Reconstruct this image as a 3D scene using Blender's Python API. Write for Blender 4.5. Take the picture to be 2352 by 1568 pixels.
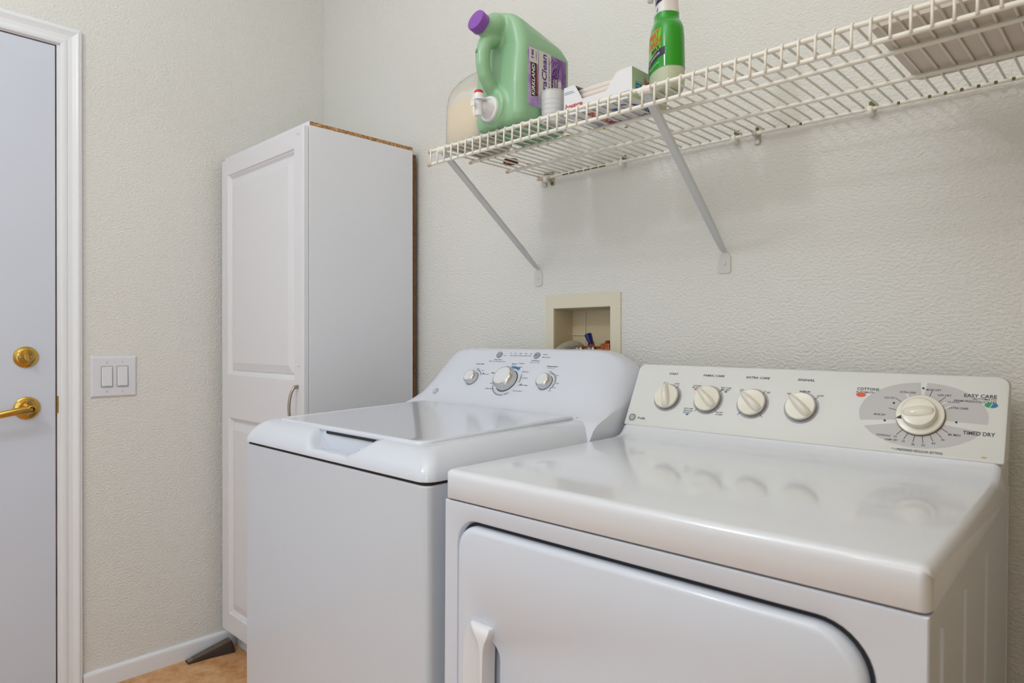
import bpy, bmesh, math, random
from mathutils import Vector, Matrix
sin, cos, pi, sqrt, rad = math.sin, math.cos, math.pi, math.sqrt, math.radians
random.seed(4)
for o in list(bpy.data.objects):
    bpy.data.objects.remove(o)
S = bpy.context.scene
COL = S.collection

# ------------------------------------------------------------------ camera
cam_d = bpy.data.cameras.new('camera'); cam = bpy.data.objects.new('camera', cam_d); COL.objects.link(cam)
cam.location = (2.47114, -1.43743, 1.12783)
YAW, PITCH = 0.76982, -0.00236
cam.rotation_euler = (pi/2 + PITCH, 0, YAW)
cam_d.sensor_width = 36.0
cam_d.lens = 36.0*1530.6/2352
cam_d.clip_start = 0.05
cam_d.dof.use_dof = True; cam_d.dof.focus_distance = 1.65; cam_d.dof.aperture_fstop = 7.0
S.camera = cam

# ------------------------------------------------------------------ world and lights
W = bpy.data.worlds.new('world'); S.world = W; W.use_nodes = True
W.node_tree.nodes['Background'].inputs[0].default_value = (0.75, 0.86, 1.0, 1)
W.node_tree.nodes['Background'].inputs[1].default_value = 0.6

def lamp(name, kind, loc, energy, color, **kw):
    d = bpy.data.lights.new(name, kind); d.energy = energy; d.color = color
    rot = kw.pop('rot', None)
    for k, v in kw.items():
        setattr(d, k, v)
    o = bpy.data.objects.new(name, d); o.location = loc
    if rot: o.rotation_euler = rot
    COL.objects.link(o); return o
# bare ceiling bulb of the laundry room, behind the camera
lamp('ceiling_bulb', 'POINT', (1.25, -2.2, 2.50), 30, (0.89, 0.94, 1.0), shadow_soft_size=0.07)
# the photographer's flash straight ahead, followed by two added fill lamps
lamp('camera_flash', 'POINT', (2.05, -1.62, 1.86), 1.7, (0.96, 0.98, 1.0), shadow_soft_size=0.03)
lamp('camera_fill', 'POINT', (2.30, -1.62, 1.42), 2.7, (0.92, 0.95, 1.0), shadow_soft_size=0.16)  # added soft fill near the camera, brightens the shelf from below
lamp('ceiling_bounce_fill', 'AREA', (1.75, -1.55, 1.95), 27, (0.82, 0.90, 1.0), shape='DISK', size=0.12, rot=(pi, 0, 0))  # added lamp facing up; its ceiling bounce brightens the machine tops
# added cool fill lamp in an invented opening of the right wall, behind the camera
lamp('side_fill', 'AREA', (2.66, -2.45, 1.00), 19, (0.62, 0.81, 1.0), shape='RECTANGLE', size=2.0, size_y=0.84, rot=(0, pi/2, 0))

S.view_settings.view_transform = 'Standard'
S.view_settings.look = 'None'
S.view_settings.gamma = 1.0
S.view_settings.use_curve_mapping = False
S.view_settings.exposure = -0.50

# ------------------------------------------------------------------ materials
def lin(c):
    return tuple((v/255/12.92 if v/255 <= .04045 else ((v/255+.055)/1.055)**2.4) for v in c)
def M(name, col, rough=.5, metal=0.0, coat=0.0, trans=0.0, alpha=1.0, spec=.5, sss=0.0):
    m = bpy.data.materials.new(name); m.use_nodes = True
    b = m.node_tree.nodes['Principled BSDF']
    b.inputs['Base Color'].default_value = (*lin(col), 1)
    b.inputs['Roughness'].default_value = rough
    b.inputs['Metallic'].default_value = metal
    b.inputs['Coat Weight'].default_value = coat
    b.inputs['Coat Roughness'].default_value = .06
    b.inputs['Transmission Weight'].default_value = trans
    b.inputs['Alpha'].default_value = alpha
    b.inputs['Specular IOR Level'].default_value = spec
    return m
def nodes(m):
    nt = m.node_tree
    return nt, nt.nodes, nt.links, nt.nodes['Principled BSDF']
def bump(m, scale, dist, strength, stretch=(1, 1, 1), detail=3, ramp=None, rough=.5):
    nt, N, L, b = nodes(m)
    tc = N.new('ShaderNodeTexCoord'); mp = N.new('ShaderNodeMapping'); mp.inputs['Scale'].default_value = stretch
    nz = N.new('ShaderNodeTexNoise'); nz.inputs['Scale'].default_value = scale; nz.inputs['Detail'].default_value = detail
    nz.inputs['Roughness'].default_value = rough
    bp = N.new('ShaderNodeBump'); bp.inputs['Distance'].default_value = dist; bp.inputs['Strength'].default_value = strength
    L.new(tc.outputs['Object'], mp.inputs['Vector']); L.new(mp.outputs['Vector'], nz.inputs['Vector'])
    src = nz.outputs['Fac']
    if ramp:
        r = N.new('ShaderNodeValToRGB'); r.color_ramp.elements[0].position = ramp[0]; r.color_ramp.elements[1].position = ramp[1]
        L.new(src, r.inputs['Fac']); src = r.outputs['Color']
    L.new(src, bp.inputs['Height']); L.new(bp.outputs['Normal'], b.inputs['Normal'])
    return m
def mottle(m, cols, scale, stretch=(1, 1, 1), detail=8, rough=.65, pos=None):
    nt, N, L, b = nodes(m)
    tc = N.new('ShaderNodeTexCoord'); mp = N.new('ShaderNodeMapping'); mp.inputs['Scale'].default_value = stretch
    nz = N.new('ShaderNodeTexNoise'); nz.inputs['Scale'].default_value = scale; nz.inputs['Detail'].default_value = detail
    nz.inputs['Roughness'].default_value = rough
    r = N.new('ShaderNodeValToRGB'); e = r.color_ramp.elements
    pos = pos or [.3+.4*i/(len(cols)-1) for i in range(len(cols))]
    while len(e) < len(cols): e.new(.5)
    for i, c in enumerate(cols):
        e[i].position = pos[i]; e[i].color = (*lin(c), 1)
    L.new(tc.outputs['Object'], mp.inputs['Vector']); L.new(mp.outputs['Vector'], nz.inputs['Vector'])
    L.new(nz.outputs['Fac'], r.inputs['Fac']); L.new(r.outputs['Color'], b.inputs['Base Color'])
    return m

WALL = bump(M('cream_wall_paint', (228, 226, 220), .42, spec=.35), 125, .0018, .62, (1, 1, 1.5), 2, (.35, .68))
TRIM = bump(M('white_trim_paint', (236, 237, 240), .3), 40, .0004, .2)
DOORM = bump(M('white_door_paint', (212, 217, 229), .35), 30, .0003, .15)
CEIL = bump(M('ceiling_paint', (240, 238, 232), .8), 120, .002, .5)
FLOOR = bump(mottle(M('tan_mottled_vinyl', (180, 130, 85), .4), [(172, 116, 68), (206, 150, 98), (222, 172, 122), (236, 200, 156)], 16, (1, 1, 1), 10, .72), 60, .0005, .3)
DARKGAP = M('dark_gap', (62, 48, 38), .9)
WEATHER = mottle(M('brown_weatherstrip', (92, 62, 46), .8), [(30, 18, 14), (104, 74, 56), (130, 96, 74)], 14, (1, 1, .25))
MELA = M('white_melamine', (230, 231, 237), .38)
THERMO = M('white_thermofoil', (228, 227, 231), .34)
CHIP = mottle(M('raw_chipboard', (176, 128, 84), .85), [(98, 62, 36), (160, 112, 68), (196, 150, 104), (224, 186, 140)], 260, (1, .45, 1), 3, .7)
NICKEL = M('brushed_nickel', (172, 160, 148), .3, 1.0)
BRASS = M('polished_brass', (206, 168, 88), .16, 1.0)
BRASSD = M('dark_brass_hole', (96, 66, 24), .35, 1.0)
STEEL = M('screw_steel', (176, 172, 164), .3, 1.0)
BLACK = M('black_print', (34, 31, 33), .6)
SWITCH = M('white_switch_plastic', (226, 225, 230), .32)
SWITCHS = M('switch_slot_gray', (120, 122, 128), .5)
RUBBER = M('brown_rubber', (58, 44, 34), .55)
RUBBERT = M('lit_rubber_top', (126, 110, 96), .6)  # rubber colour lightened on the top to stand for light on it
ENAM = M('washer_white_enamel', (216, 220, 230), .16, coat=.5)
ENAMF = bump(M('washer_front_enamel', (206, 211, 220), .3, coat=.3), 3.0, .0015, .2)
ENAMD = M('dryer_white_enamel', (224, 226, 232), .17, coat=.6)
ENAMDF = M('dryer_front_enamel', (215, 220, 231), .28, coat=.3)
PLASTW = M('washer_white_plastic', (221, 224, 234), .2, coat=.4)
CONSD = M('dryer_console_white', (226, 226, 222), .45)
ALMOND = M('almond_knob_plastic', (232, 226, 211), .22, coat=.4)
KNOBW = M('washer_knob_white', (226, 227, 231), .3)
CHROME = M('chrome', (215, 213, 210), .12, 1.0)
BTN = M('gray_button', (158, 159, 164), .45)
PRINTK = M('dark_gray_print', (52, 50, 54), .6)
PRINTG = M('light_gray_print', (152, 153, 159), .6)
DISCG = M('gray_knob_ring_print', (172, 169, 172), .4)
ELLG = M('gray_sector_print', (194, 190, 189), .4)
WHITEP = M('white_print', (238, 238, 236), .5)
BLUEP = M('blue_print', (52, 118, 176), .5)
REDP = M('red_print', (228, 92, 66), .5)
GREENP = M('green_print', (30, 158, 112), .5)
TEALP = M('teal_print', (44, 120, 158), .5)
SHELF = M('white_vinyl_wire', (240, 236, 226), .35)
CAPP = M('peach_end_cap', (214, 186, 160), .6)
BRACE = M('gray_painted_steel', (212, 214, 214), .45)
OLIVE = M('olive_oxidised_metal', (104, 98, 44), .6)
RUST = M('orange_rust_residue', (216, 168, 98), .7)
BOXP = M('cream_box_plastic', (226, 217, 196), .45)
BOXI = M('tan_box_inside', (214, 198, 164), .5)
COPPER = mottle(M('aged_brass_fitting', (150, 92, 52), .38, .75), [(92, 44, 20), (166, 92, 48), (204, 136, 84)], 90)
BRAID = M('braided_steel', (186, 176, 164), .3, .9)
HOSEG = M('gray_corrugated_hose', (168, 160, 146), .55)
BLUEH = M('dark_blue_plastic', (30, 34, 112), .4)
GREEN = M('pale_green_plastic', (146, 190, 150), .32, coat=.1)
PURP = M('purple_cap_plastic', (134, 76, 172), .4)
WHITEPL = M('white_plastic', (232, 231, 234), .32)
REDPL = M('red_plastic', (212, 32, 24), .35)
LBLBASE = mottle(M('label_lilac', (176, 150, 200), .35), [(140, 96, 168), (176, 148, 198), (206, 194, 214)], 26, (1, 1, 1), 2)
LBLWHITE = M('label_pale', (214, 212, 208), .35)
LBLPURP = mottle(M('label_purple', (138, 88, 156), .35), [(104, 58, 128), (146, 100, 166), (178, 146, 196)], 30, (1, 1, 1), 3)
LBLDEEP = M('label_deep_plum', (100, 36, 102), .4)
LBLPRINT = M('label_violet_print', (82, 38, 132), .4)
LBLBLACK = M('label_black_brown', (40, 22, 18), .4)
LBLRED = M('label_red', (206, 50, 30), .4)
CARTON = M('white_carton', (230, 229, 231), .5)
CARTONB = M('brown_carton_inside', (150, 100, 46), .8)
SHEETS = M('blush_dryer_sheets', (232, 220, 212), .8)
CARTRED = M('carton_red', (218, 50, 42), .5)
CARTBLUE = M('carton_blue', (74, 112, 170), .5)
CARTGREEN = M('carton_pale_green', (192, 208, 180), .5)
CARTTEAL = M('carton_teal', (34, 122, 170), .5)
SPGREEN = M('bright_green_sleeve', (10, 150, 12), .2, coat=.5)
SPLIME = M('lime_sleeve', (110, 190, 30), .25, coat=.4)
SPRED = M('sleeve_red', (226, 68, 40), .35)
SPDARK = M('sleeve_dark_violet', (44, 34, 66), .35)
SPWHITE = M('sleeve_white', (226, 222, 220), .35, coat=.2)
SPBLUE = M('sleeve_blue', (84, 132, 190), .4)
TRAY = M('pinkish_beige_tray', (222, 211, 200), .5)
REDBROWN = M('dark_red_brown_lid', (96, 34, 22), .5)

def translucent(name, col, transp, tmix=.2):
    m = bpy.data.materials.new(name); m.use_nodes = True
    N, L = m.node_tree.nodes, m.node_tree.links
    N.remove(N['Principled BSDF']); out = N['Material Output']
    df = N.new('ShaderNodeBsdfDiffuse'); df.inputs[0].default_value = (*lin(col), 1)
    tl = N.new('ShaderNodeBsdfTranslucent'); tl.inputs[0].default_value = (*lin(col), 1)
    tp = N.new('ShaderNodeBsdfTransparent'); gl = N.new('ShaderNodeBsdfGlossy'); gl.inputs['Roughness'].default_value = .2
    a = N.new('ShaderNodeMixShader'); a.inputs[0].default_value = tmix
    b = N.new('ShaderNodeMixShader'); b.inputs[0].default_value = transp
    c = N.new('ShaderNodeMixShader'); fr = N.new('ShaderNodeFresnel'); fr.inputs[0].default_value = 1.4
    L.new(df.outputs[0], a.inputs[1]); L.new(tl.outputs[0], a.inputs[2])
    L.new(a.outputs[0], b.inputs[1]); L.new(tp.outputs[0], b.inputs[2])
    L.new(fr.outputs[0], c.inputs[0]); L.new(b.outputs[0], c.inputs[1]); L.new(gl.outputs[0], c.inputs[2])
    L.new(c.outputs[0], out.inputs[0])
    return m
JUGSHELL = translucent('milky_jug_plastic', (252, 250, 246), .5, .08)
CUPM = translucent('frosted_cup_plastic', (246, 246, 248), .3, .08)
LIQ = M('amber_liquid', (255, 222, 138), .5)
SPRAYB = translucent('pale_green_bottle_plastic', (230, 238, 206), .25, .08)

# ------------------------------------------------------------------ builders
class Thing:
    def __init__(s, name, label, cat, loc=(0, 0, 0), rot=None, group=None, local=False):
        e = bpy.data.objects.new(name, None); e.empty_display_size = .05; COL.objects.link(e)
        e.location = loc
        if rot: e.rotation_euler = rot
        e['label'] = label; e['category'] = cat
        if group: e['group'] = group
        s.o = e; s.off = Vector((0, 0, 0)) if local else Vector(loc)

def link_mesh(name, me, mats, parent=None, label=None, smooth=False, angle=None, stuff=False, off=None, kind=None):
    T = parent.o if isinstance(parent, Thing) else parent
    if off is None:
        off = OFF.get(T.name, Vector((0, 0, 0))) if T is not None else Vector((0, 0, 0))
    if off.length > 0:
        me.transform(Matrix.Translation(-off))
    o = bpy.data.objects.new(name, me); COL.objects.link(o)
    for m in (mats if isinstance(mats, (list, tuple)) else [mats]):
        me.materials.append(m)
    if T is not None:
        o.parent = T; OFF[o.name] = off
    if label: o['label'] = label
    if kind: o['kind'] = kind
    if stuff: o['kind'] = 'stuff'
    if smooth:
        for p in me.polygons: p.use_smooth = True
        if angle is not None:
            try: me.set_sharp_from_angle(angle=rad(angle))
            except Exception: pass
    return o
OFF = {}
_ti = Thing.__init__
def _ti2(s, *a, **k):
    _ti(s, *a, **k); OFF[s.o.name] = s.off
Thing.__init__ = _ti2

def part(name, bm, mat, parent=None, label=None, smooth=False, angle=None, **k):
    me = bpy.data.meshes.new(name)
    bmesh.ops.recalc_face_normals(bm, faces=bm.faces[:])
    bm.to_mesh(me); bm.free()
    return link_mesh(name, me, mat, parent, label, smooth, angle, **k)
def NB(): return bmesh.new()
def box(bm, x0, x1, y0, y1, z0, z1, bev=0, seg=2, mi=0, mtx=None):
    r = bmesh.ops.create_cube(bm, size=1)
    vs = r['verts']
    for v in vs:
        v.co = Vector((x0+(v.co.x+.5)*(x1-x0), y0+(v.co.y+.5)*(y1-y0), z0+(v.co.z+.5)*(z1-z0)))
    fs = set(f for v in vs for f in v.link_faces)
    for f in fs: f.material_index = mi
    if bev:
        es = set(e for v in vs for e in v.link_edges)
        r2 = bmesh.ops.bevel(bm, geom=list(es), offset=bev, segments=seg, affect='EDGES', profile=.5)
        vs = list(set(vs_ for f in r2['faces'] for vs_ in f.verts) | set(v for v in vs if v.is_valid))
        for f in r2['faces']: f.material_index = mi
    if mtx:
        for v in vs:
            if v.is_valid: v.co = mtx @ v.co
    return vs
def loft(bm, rings, closed=True, cap0=True, cap1=True, mi=0):
    rv = [[bm.verts.new(p) for p in r] for r in rings]
    n = len(rv[0])
    for a, b in zip(rv[:-1], rv[1:]):
        for i in range(n if closed else n-1):
            j = (i+1) % n
            try: f = bm.faces.new((a[i], a[j], b[j], b[i])); f.material_index = mi
            except ValueError: pass
    if cap0: f = bm.faces.new(rv[0][::-1]); f.material_index = mi
    if cap1: f = bm.faces.new(rv[-1]); f.material_index = mi
    return rv
def frame_of(d):
    d = Vector(d).normalized(); a = Vector((0, 0, 1)) if abs(d.z) < .9 else Vector((1, 0, 0))
    u = d.cross(a).normalized(); return u, d.cross(u).normalized(), d
def lathe(bm, origin, axis, prof, n=32, mi=0, cap0=True, cap1=True, u=None):
    """prof = [(radius, height along axis)]"""
    uu, vv, d = frame_of(axis); o = Vector(origin)
    return loft(bm, [[o+d*h+(uu*cos(2*pi*i/n)+vv*sin(2*pi*i/n))*max(r, 1e-5) for i in range(n)] for r, h in prof], True, cap0, cap1, mi)
def tube(bm, pts, r, n=8, mi=0, caps=True, flat=None):
    pts = [Vector(p) for p in pts]; rings = []; u = None
    for i, p in enumerate(pts):
        d = (pts[min(i+1, len(pts)-1)]-pts[max(i-1, 0)]).normalized()
        if u is None: u, v, _ = frame_of(d)
        else:
            u = (u-d*u.dot(d)).normalized(); v = d.cross(u)
        rr = r[i] if isinstance(r, (list, tuple)) else r
        rings.append([p+(u*cos(2*pi*k/n)+v*sin(2*pi*k/n))*rr for k in range(n)])
    return loft(bm, rings, True, caps, caps, mi)
def rrect(x0, x1, y0, y1, r, seg=6):
    """rounded rectangle loop, counter-clockwise; r = radius or (bl, br, tr, tl)"""
    if not isinstance(r, (tuple, list)): r = (r,)*4
    out = []
    for (cx, cy, a0, rr) in ((x0+r[0], y0+r[0], pi, r[0]), (x1-r[1], y0+r[1], 1.5*pi, r[1]), (x1-r[2], y1-r[2], 0, r[2]), (x0+r[3], y1-r[3], .5*pi, r[3])):
        for i in range(seg+1):
            a = a0+.5*pi*i/seg; out.append((cx+rr*cos(a), cy+rr*sin(a)))
    return out
def bez(p0, p1, p2, p3, n=10):
    P = [Vector(p) for p in (p0, p1, p2, p3)]
    return [P[0]*(1-t)**3+P[1]*3*t*(1-t)**2+P[2]*3*t*t*(1-t)+P[3]*t**3 for t in [i/n for i in range(n+1)]]
def prism(bm, loop, f0, f1, mi=0):
    """loop of (a,b) extruded between mapping functions"""
    return loft(bm, [[f0(a, b) for a, b in loop], [f1(a, b) for a, b in loop]], mi=mi)

_fontdep = None
def text(name, s, mat, parent, O, X, Y, w=None, cap=None, shear=0.0, align='CENTER', lift=.0004, label=None, fn=None, bold=0.0, squash=None, off=None, bmout=None):
    """flat lettering: O centre point, X reading direction, Y up; w = width wanted, cap = capital height wanted"""
    cu = bpy.data.curves.new('t', 'FONT'); cu.body = s; cu.size = 1; cu.shear = shear; cu.offset = bold; cu.resolution_u = 2
    cu.align_x = 'LEFT'
    ob = bpy.data.objects.new('t', cu); COL.objects.link(ob)
    dg = bpy.context.evaluated_depsgraph_get()
    me = bpy.data.meshes.new_from_object(ob.evaluated_get(dg))
    bpy.data.objects.remove(ob); bpy.data.curves.remove(cu)
    xs = [v.co.x for v in me.vertices]; x0, x1 = min(xs), max(xs)
    H = .7
    if cap is None: cap = w/(x1-x0)*H
    sy = cap/H
    sx = (w/(x1-x0)) if w else sy
    ax = {'CENTER': (x0+x1)/2, 'LEFT': x0, 'RIGHT': x1}[align]
    O, X, Y = Vector(O), Vector(X).normalized(), Vector(Y).normalized(); Nn = X.cross(Y)
    for v in me.vertices:
        a, b = (v.co.x-ax)*sx, (v.co.y-H/2)*sy
        v.co = fn(a, b) if fn else O+X*a+Y*b+Nn*lift
    me.name = name
    return link_mesh(name, me, mat, parent, label, off=off)

class Plane:
    """drawing on a flat panel: (u, w) in millimetres -> world"""
    def __init__(s, O, X, Y):
        s.O, s.X, s.Y = Vector(O), Vector(X).normalized(), Vector(Y).normalized(); s.N = s.X.cross(s.Y)
    def p(s, u, w, d=0): return s.O+s.X*(u/1000)+s.Y*(w/1000)+s.N*(d/1000)
    def t(s, txt, u, w, width=None, cap=None, mat=None, parent=None, name='lettering', **k):
        return text(name, txt, mat, parent, s.p(u, w), s.X, s.Y, width/1000 if width else None, cap/1000 if cap else None, **k)
    def poly(s, bm, loop, d=.35, mi=0):
        f = bm.faces.new([bm.verts.new(s.p(a, b, d)) for a, b in loop]); f.material_index = mi; return f
    def disc(s, bm, u, w, r, d=.35, n=24, ry=None):
        return s.poly(bm, [(u+r*cos(2*pi*i/n), w+(ry or r)*sin(2*pi*i/n)) for i in range(n)], d)
    def line(s, bm, a, b, th, d=.4):
        v = Vector((b[0]-a[0], b[1]-a[1])); q = Vector((-v.y, v.x)).normalized()*th/2
        return s.poly(bm, [(a[0]+q.x, a[1]+q.y), (a[0]-q.x, a[1]-q.y), (b[0]-q.x, b[1]-q.y), (b[0]+q.x, b[1]+q.y)], d)
    def arc(s, bm, u, w, r0, r1, a0, a1, d=.35, n=24):
        L1 = [(u+r1*cos(rad(a0+(a1-a0)*i/n)), w+r1*sin(rad(a0+(a1-a0)*i/n))) for i in range(n+1)]
        L0 = [(u+r0*cos(rad(a0+(a1-a0)*i/n)), w+r0*sin(rad(a0+(a1-a0)*i/n))) for i in range(n+1)]
        for i in range(n): s.poly(bm, [L0[i], L1[i], L1[i+1], L0[i+1]], d)

def struct(name, bm, mat, **k):
    return part(name, bm, mat, kind='structure', **k)

# ================================================================== room shell
RX, RY, RZ = 2.62, -3.2, 2.74
bm = NB(); box(bm, -.12, RX+.1, RY-.1, .1, -.05, 0); struct('floor', bm, FLOOR)
bm = NB(); box(bm, -.12, RX+.1, RY-.1, .1, RZ, RZ+.05); struct('ceiling', bm, CEIL)
HX0, HX1, HZ0, HZ1 = 1.2443, 1.4393, 1.035, 1.2158            # opening of the water box
bm = NB()
for a in ((0, HX0, 0, RZ), (HX1, RX, 0, RZ), (HX0, HX1, 0, HZ0), (HX0, HX1, HZ1, RZ)):
    box(bm, a[0], a[1], 0, .1, a[2], a[3])
bmesh.ops.remove_doubles(bm, verts=bm.verts[:], dist=1e-5)
struct('wall_back', bm, WALL)
DY0, DY1, DZ = -1.85, -.9312, 2.0493                            # opening of the entry door
bm = NB()
for a in ((DY1+.015, 0, 0, RZ), (RY, DY0-.015, 0, RZ), (DY0-.015, DY1+.015, DZ+.015, RZ)):
    box(bm, -.12, 0, a[0], a[1], a[2], a[3])
bmesh.ops.remove_doubles(bm, verts=bm.verts[:], dist=1e-5)
struct('wall_left', bm, WALL)
bm = NB()
for a in ((-2.0, .1, 0, RZ), (RY, -2.9, 0, RZ), (-2.9, -2.0, 2.1, RZ)):  # opening invented for the added side fill lamp
    box(bm, RX, RX+.1, a[0], a[1], a[2], a[3])
struct('wall_right', bm, bump(M('warm_bounce_tan', (208, 186, 150), .5), 125, .0018, .6))  # unseen wall, tan invented to warm the light bounced onto the dryer side
bm = NB(); box(bm, 0, RX, RY-.1, RY, 0, RZ); struct('wall_front', bm, WALL)

# skirting board along the left wall
bm = NB()
prof = [(0, 0), (.0125, 0), (.0125, .046), (.0115, .052), (.008, .0565), (.003, .0584), (0, .0584)]
loft(bm, [[(x, y, z) for x, z in prof] for y in (-.8645, -.001)])
struct('baseboard_left', bm, TRIM)

# ------------------------------------------------------------------ entry door, jamb and casing
bm = NB(); box(bm, -.044, -.001, DY0+.004, DY1-.0038, .012, DZ-.004, .0015, 1)
door = struct('door_1', bm, DOORM); OFF[door.name] = Vector((0, 0, 0))
bm = NB()
box(bm, -.12, .0, DY1, DY1+.015, 0, DZ+.0)
box(bm, -.12, .0, DY0-.015, DY0, 0, DZ+.0)
box(bm, -.12, .0, DY0-.015, DY1+.015, DZ, DZ+.015)
jamb = struct('trim_2', bm, TRIM); OFF[jamb.name] = Vector((0, 0, 0))
bm = NB(); box(bm, -.05, -.006, DY1-.0036, DY1-.0002, .01, DZ-.004)
box(bm, -.05, -.006, DY0+.0002, DY0+.0036, .01, DZ-.004); box(bm, -.05, -.006, DY0, DY1, DZ-.0036, DZ-.0004)
part('weatherstrip', bm, WEATHER, jamb, label='dark brown strip in the door gap')
bm = NB(); lp = rrect(-.0004-.004, .0, .897, .9548, .001)
box(bm, -.03, .0012, DY1-.0034, DY1-.0018, .897, .9548)
prism(bm, rrect(DY1-.0030, DY1+.0032, .899, .953, (.0005, .003, .003, .0005), 3), lambda a, b: (.0012, a, b), lambda a, b: (.0002, a, b))
st = part('strike_plate', bm, BRASS, jamb, label='brass strike plate on the jamb')
bm = NB(); lathe(bm, (.0012, DY1+.0006, .926), (1, 0, 0), [(.0022, 0), (.002, .0008), (.0006, .001)], 12); part('screw', bm, STEEL, st)

casp = [(0, 0), (0, .008), (.003, .0105), (.010, .0115), (.017, .0105), (.019, .0085), (.031, .0100), (.041, .0145), (.0445, .0165), (.049, .0165), (.0515, .0145), (.0555, .0135), (.0565, .0125), (.0565, 0)]
ci, ct = -.9232, 2.0525
tr = bpy.data.objects.new('trim_1', None); COL.objects.link(tr); tr['kind'] = 'structure'; OFF['trim_1'] = Vector((0, 0, 0))
bm = NB(); loft(bm, [[(t, ci+o, 0) for o, t in casp], [(t, ci+o, ct+o) for o, t in casp]]); part('side_casing', bm, TRIM, tr)
li = DY0-.008
bm = NB(); loft(bm, [[(t, ci+o-.0002, ct+o) for o, t in casp], [(t, li-o+.0002, ct+o) for o, t in casp]]); part('head_casing', bm, TRIM, tr)
bm = NB(); loft(bm, [[(t, li-o, 0) for o, t in casp], [(t, li-o, ct+o) for o, t in casp]]); part('side_casing', bm, TRIM, tr)

def phillips(bm, c, ax, r, h=.001):
    lathe(bm, c, ax, [(r, 0), (r*.95, h*.7), (r*.5, h)], 14)
# deadbolt
D = Vector((-.001, -1.0115, 1.0757))
bm = NB(); lathe(bm, D, (1, 0, 0), [(.0322, 0), (.0322, .003), (.0312, .0045), (.0285, .0058), (.026, .0092), (.0235, .0104), (.012, .011)], 48)
db = part('deadbolt', bm, BRASS, door, label='round brass deadbolt plate', smooth=True, angle=35)
bm = NB()
R = Matrix.Translation(D+Vector((.0105, 0, 0))) @ Matrix.Rotation(rad(12), 4, 'X')
rings = []
for x, hw, hh in ((0, .006, .010), (.004, .0062, .012), (.008, .0052, .019), (.017, .0042, .021), (.021, .003, .0205), (.0225, .0015, .018)):
    rings.append([R @ Vector((x, hw*cos(2*pi*k/20)*(1 if abs(sin(2*pi*k/20)) < .8 else .8), hh*sin(2*pi*k/20))) for k in range(20)])
loft(bm, rings); part('thumb_turn', bm, BRASS, db, smooth=True, angle=50)
for s in (-1, 1):
    bm = NB(); phillips(bm, D+Vector((.0098, s*.0135, -.0005)), (1, 0, 0), .0043, .0016); part('screw', bm, STEEL, db)
# lever
D = Vector((-.001, -1.0092, .9208))
bm = NB(); lathe(bm, D, (1, 0, 0), [(.0342, 0), (.0342, .003), (.033, .0046), (.029, .006), (.025, .0068), (.0225, .0078), (.0165, .0084)], 48)
lv = part('lever_handle', bm, BRASS, door, label='round brass rosette with a lever handle', smooth=True, angle=35)
bm = NB(); lathe(bm, D, (1, 0, 0), [(.0155, .008), (.014, .014), (.0125, .02), (.0125, .05)], 32, cap0=False)
part('lever_neck', bm, BRASS, lv, smooth=True, angle=40)
bm = NB()
rings = []
P = D+Vector((.046, .002, -.001))
for i in range(15):
    t = i/14; y = .0135-.125*t; zc = -.006*t-.014*t*t
    h = .0125+(.0098-.0125)*min(1, t*1.6); th = .0085-.0025*t
    if i == 0: h *= .55; th *= .8
    if i == 14: h *= .6
    xo = .006*sin(pi*t)
    rings.append([P+Vector((xo+th*cos(2*pi*k/16), y, zc+h*sin(2*pi*k/16)*(1 if abs(cos(2*pi*k/16)) < .9 else 1))) for k in range(16)])
loft(bm, rings); part('lever', bm, BRASS, lv, smooth=True, angle=60)
bm = NB(); lathe(bm, P+Vector((.0040, .0015, 0)), (1, 0, 0), [(.0108, 0), (.0108, .0055), (.0098, .0062), (.0078, .0062), (.0076, .0050)], 28, cap1=False); part('hub_rim', bm, BRASS, lv, smooth=True, angle=40)
bm = NB(); box(bm, P.x+.0088, P.x+.0104, P.y+.0005, P.y+.0025, P.z-.006, P.z+.006); part('button_slot', bm, BRASS, lv)
bm = NB(); lathe(bm, P+Vector((.0090, .0015, 0)), (1, 0, 0), [(.0076, 0), (.0076, .0006)], 24)
part('privacy_button', bm, BRASSD, lv, label='dark turn button in the lever hub')
for s in (-1, 1):
    bm = NB(); phillips(bm, D+Vector((.0078, .001, s*.0202)), (1, 0, 0), .0036, .0012); part('screw', bm, STEEL, lv)

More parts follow.
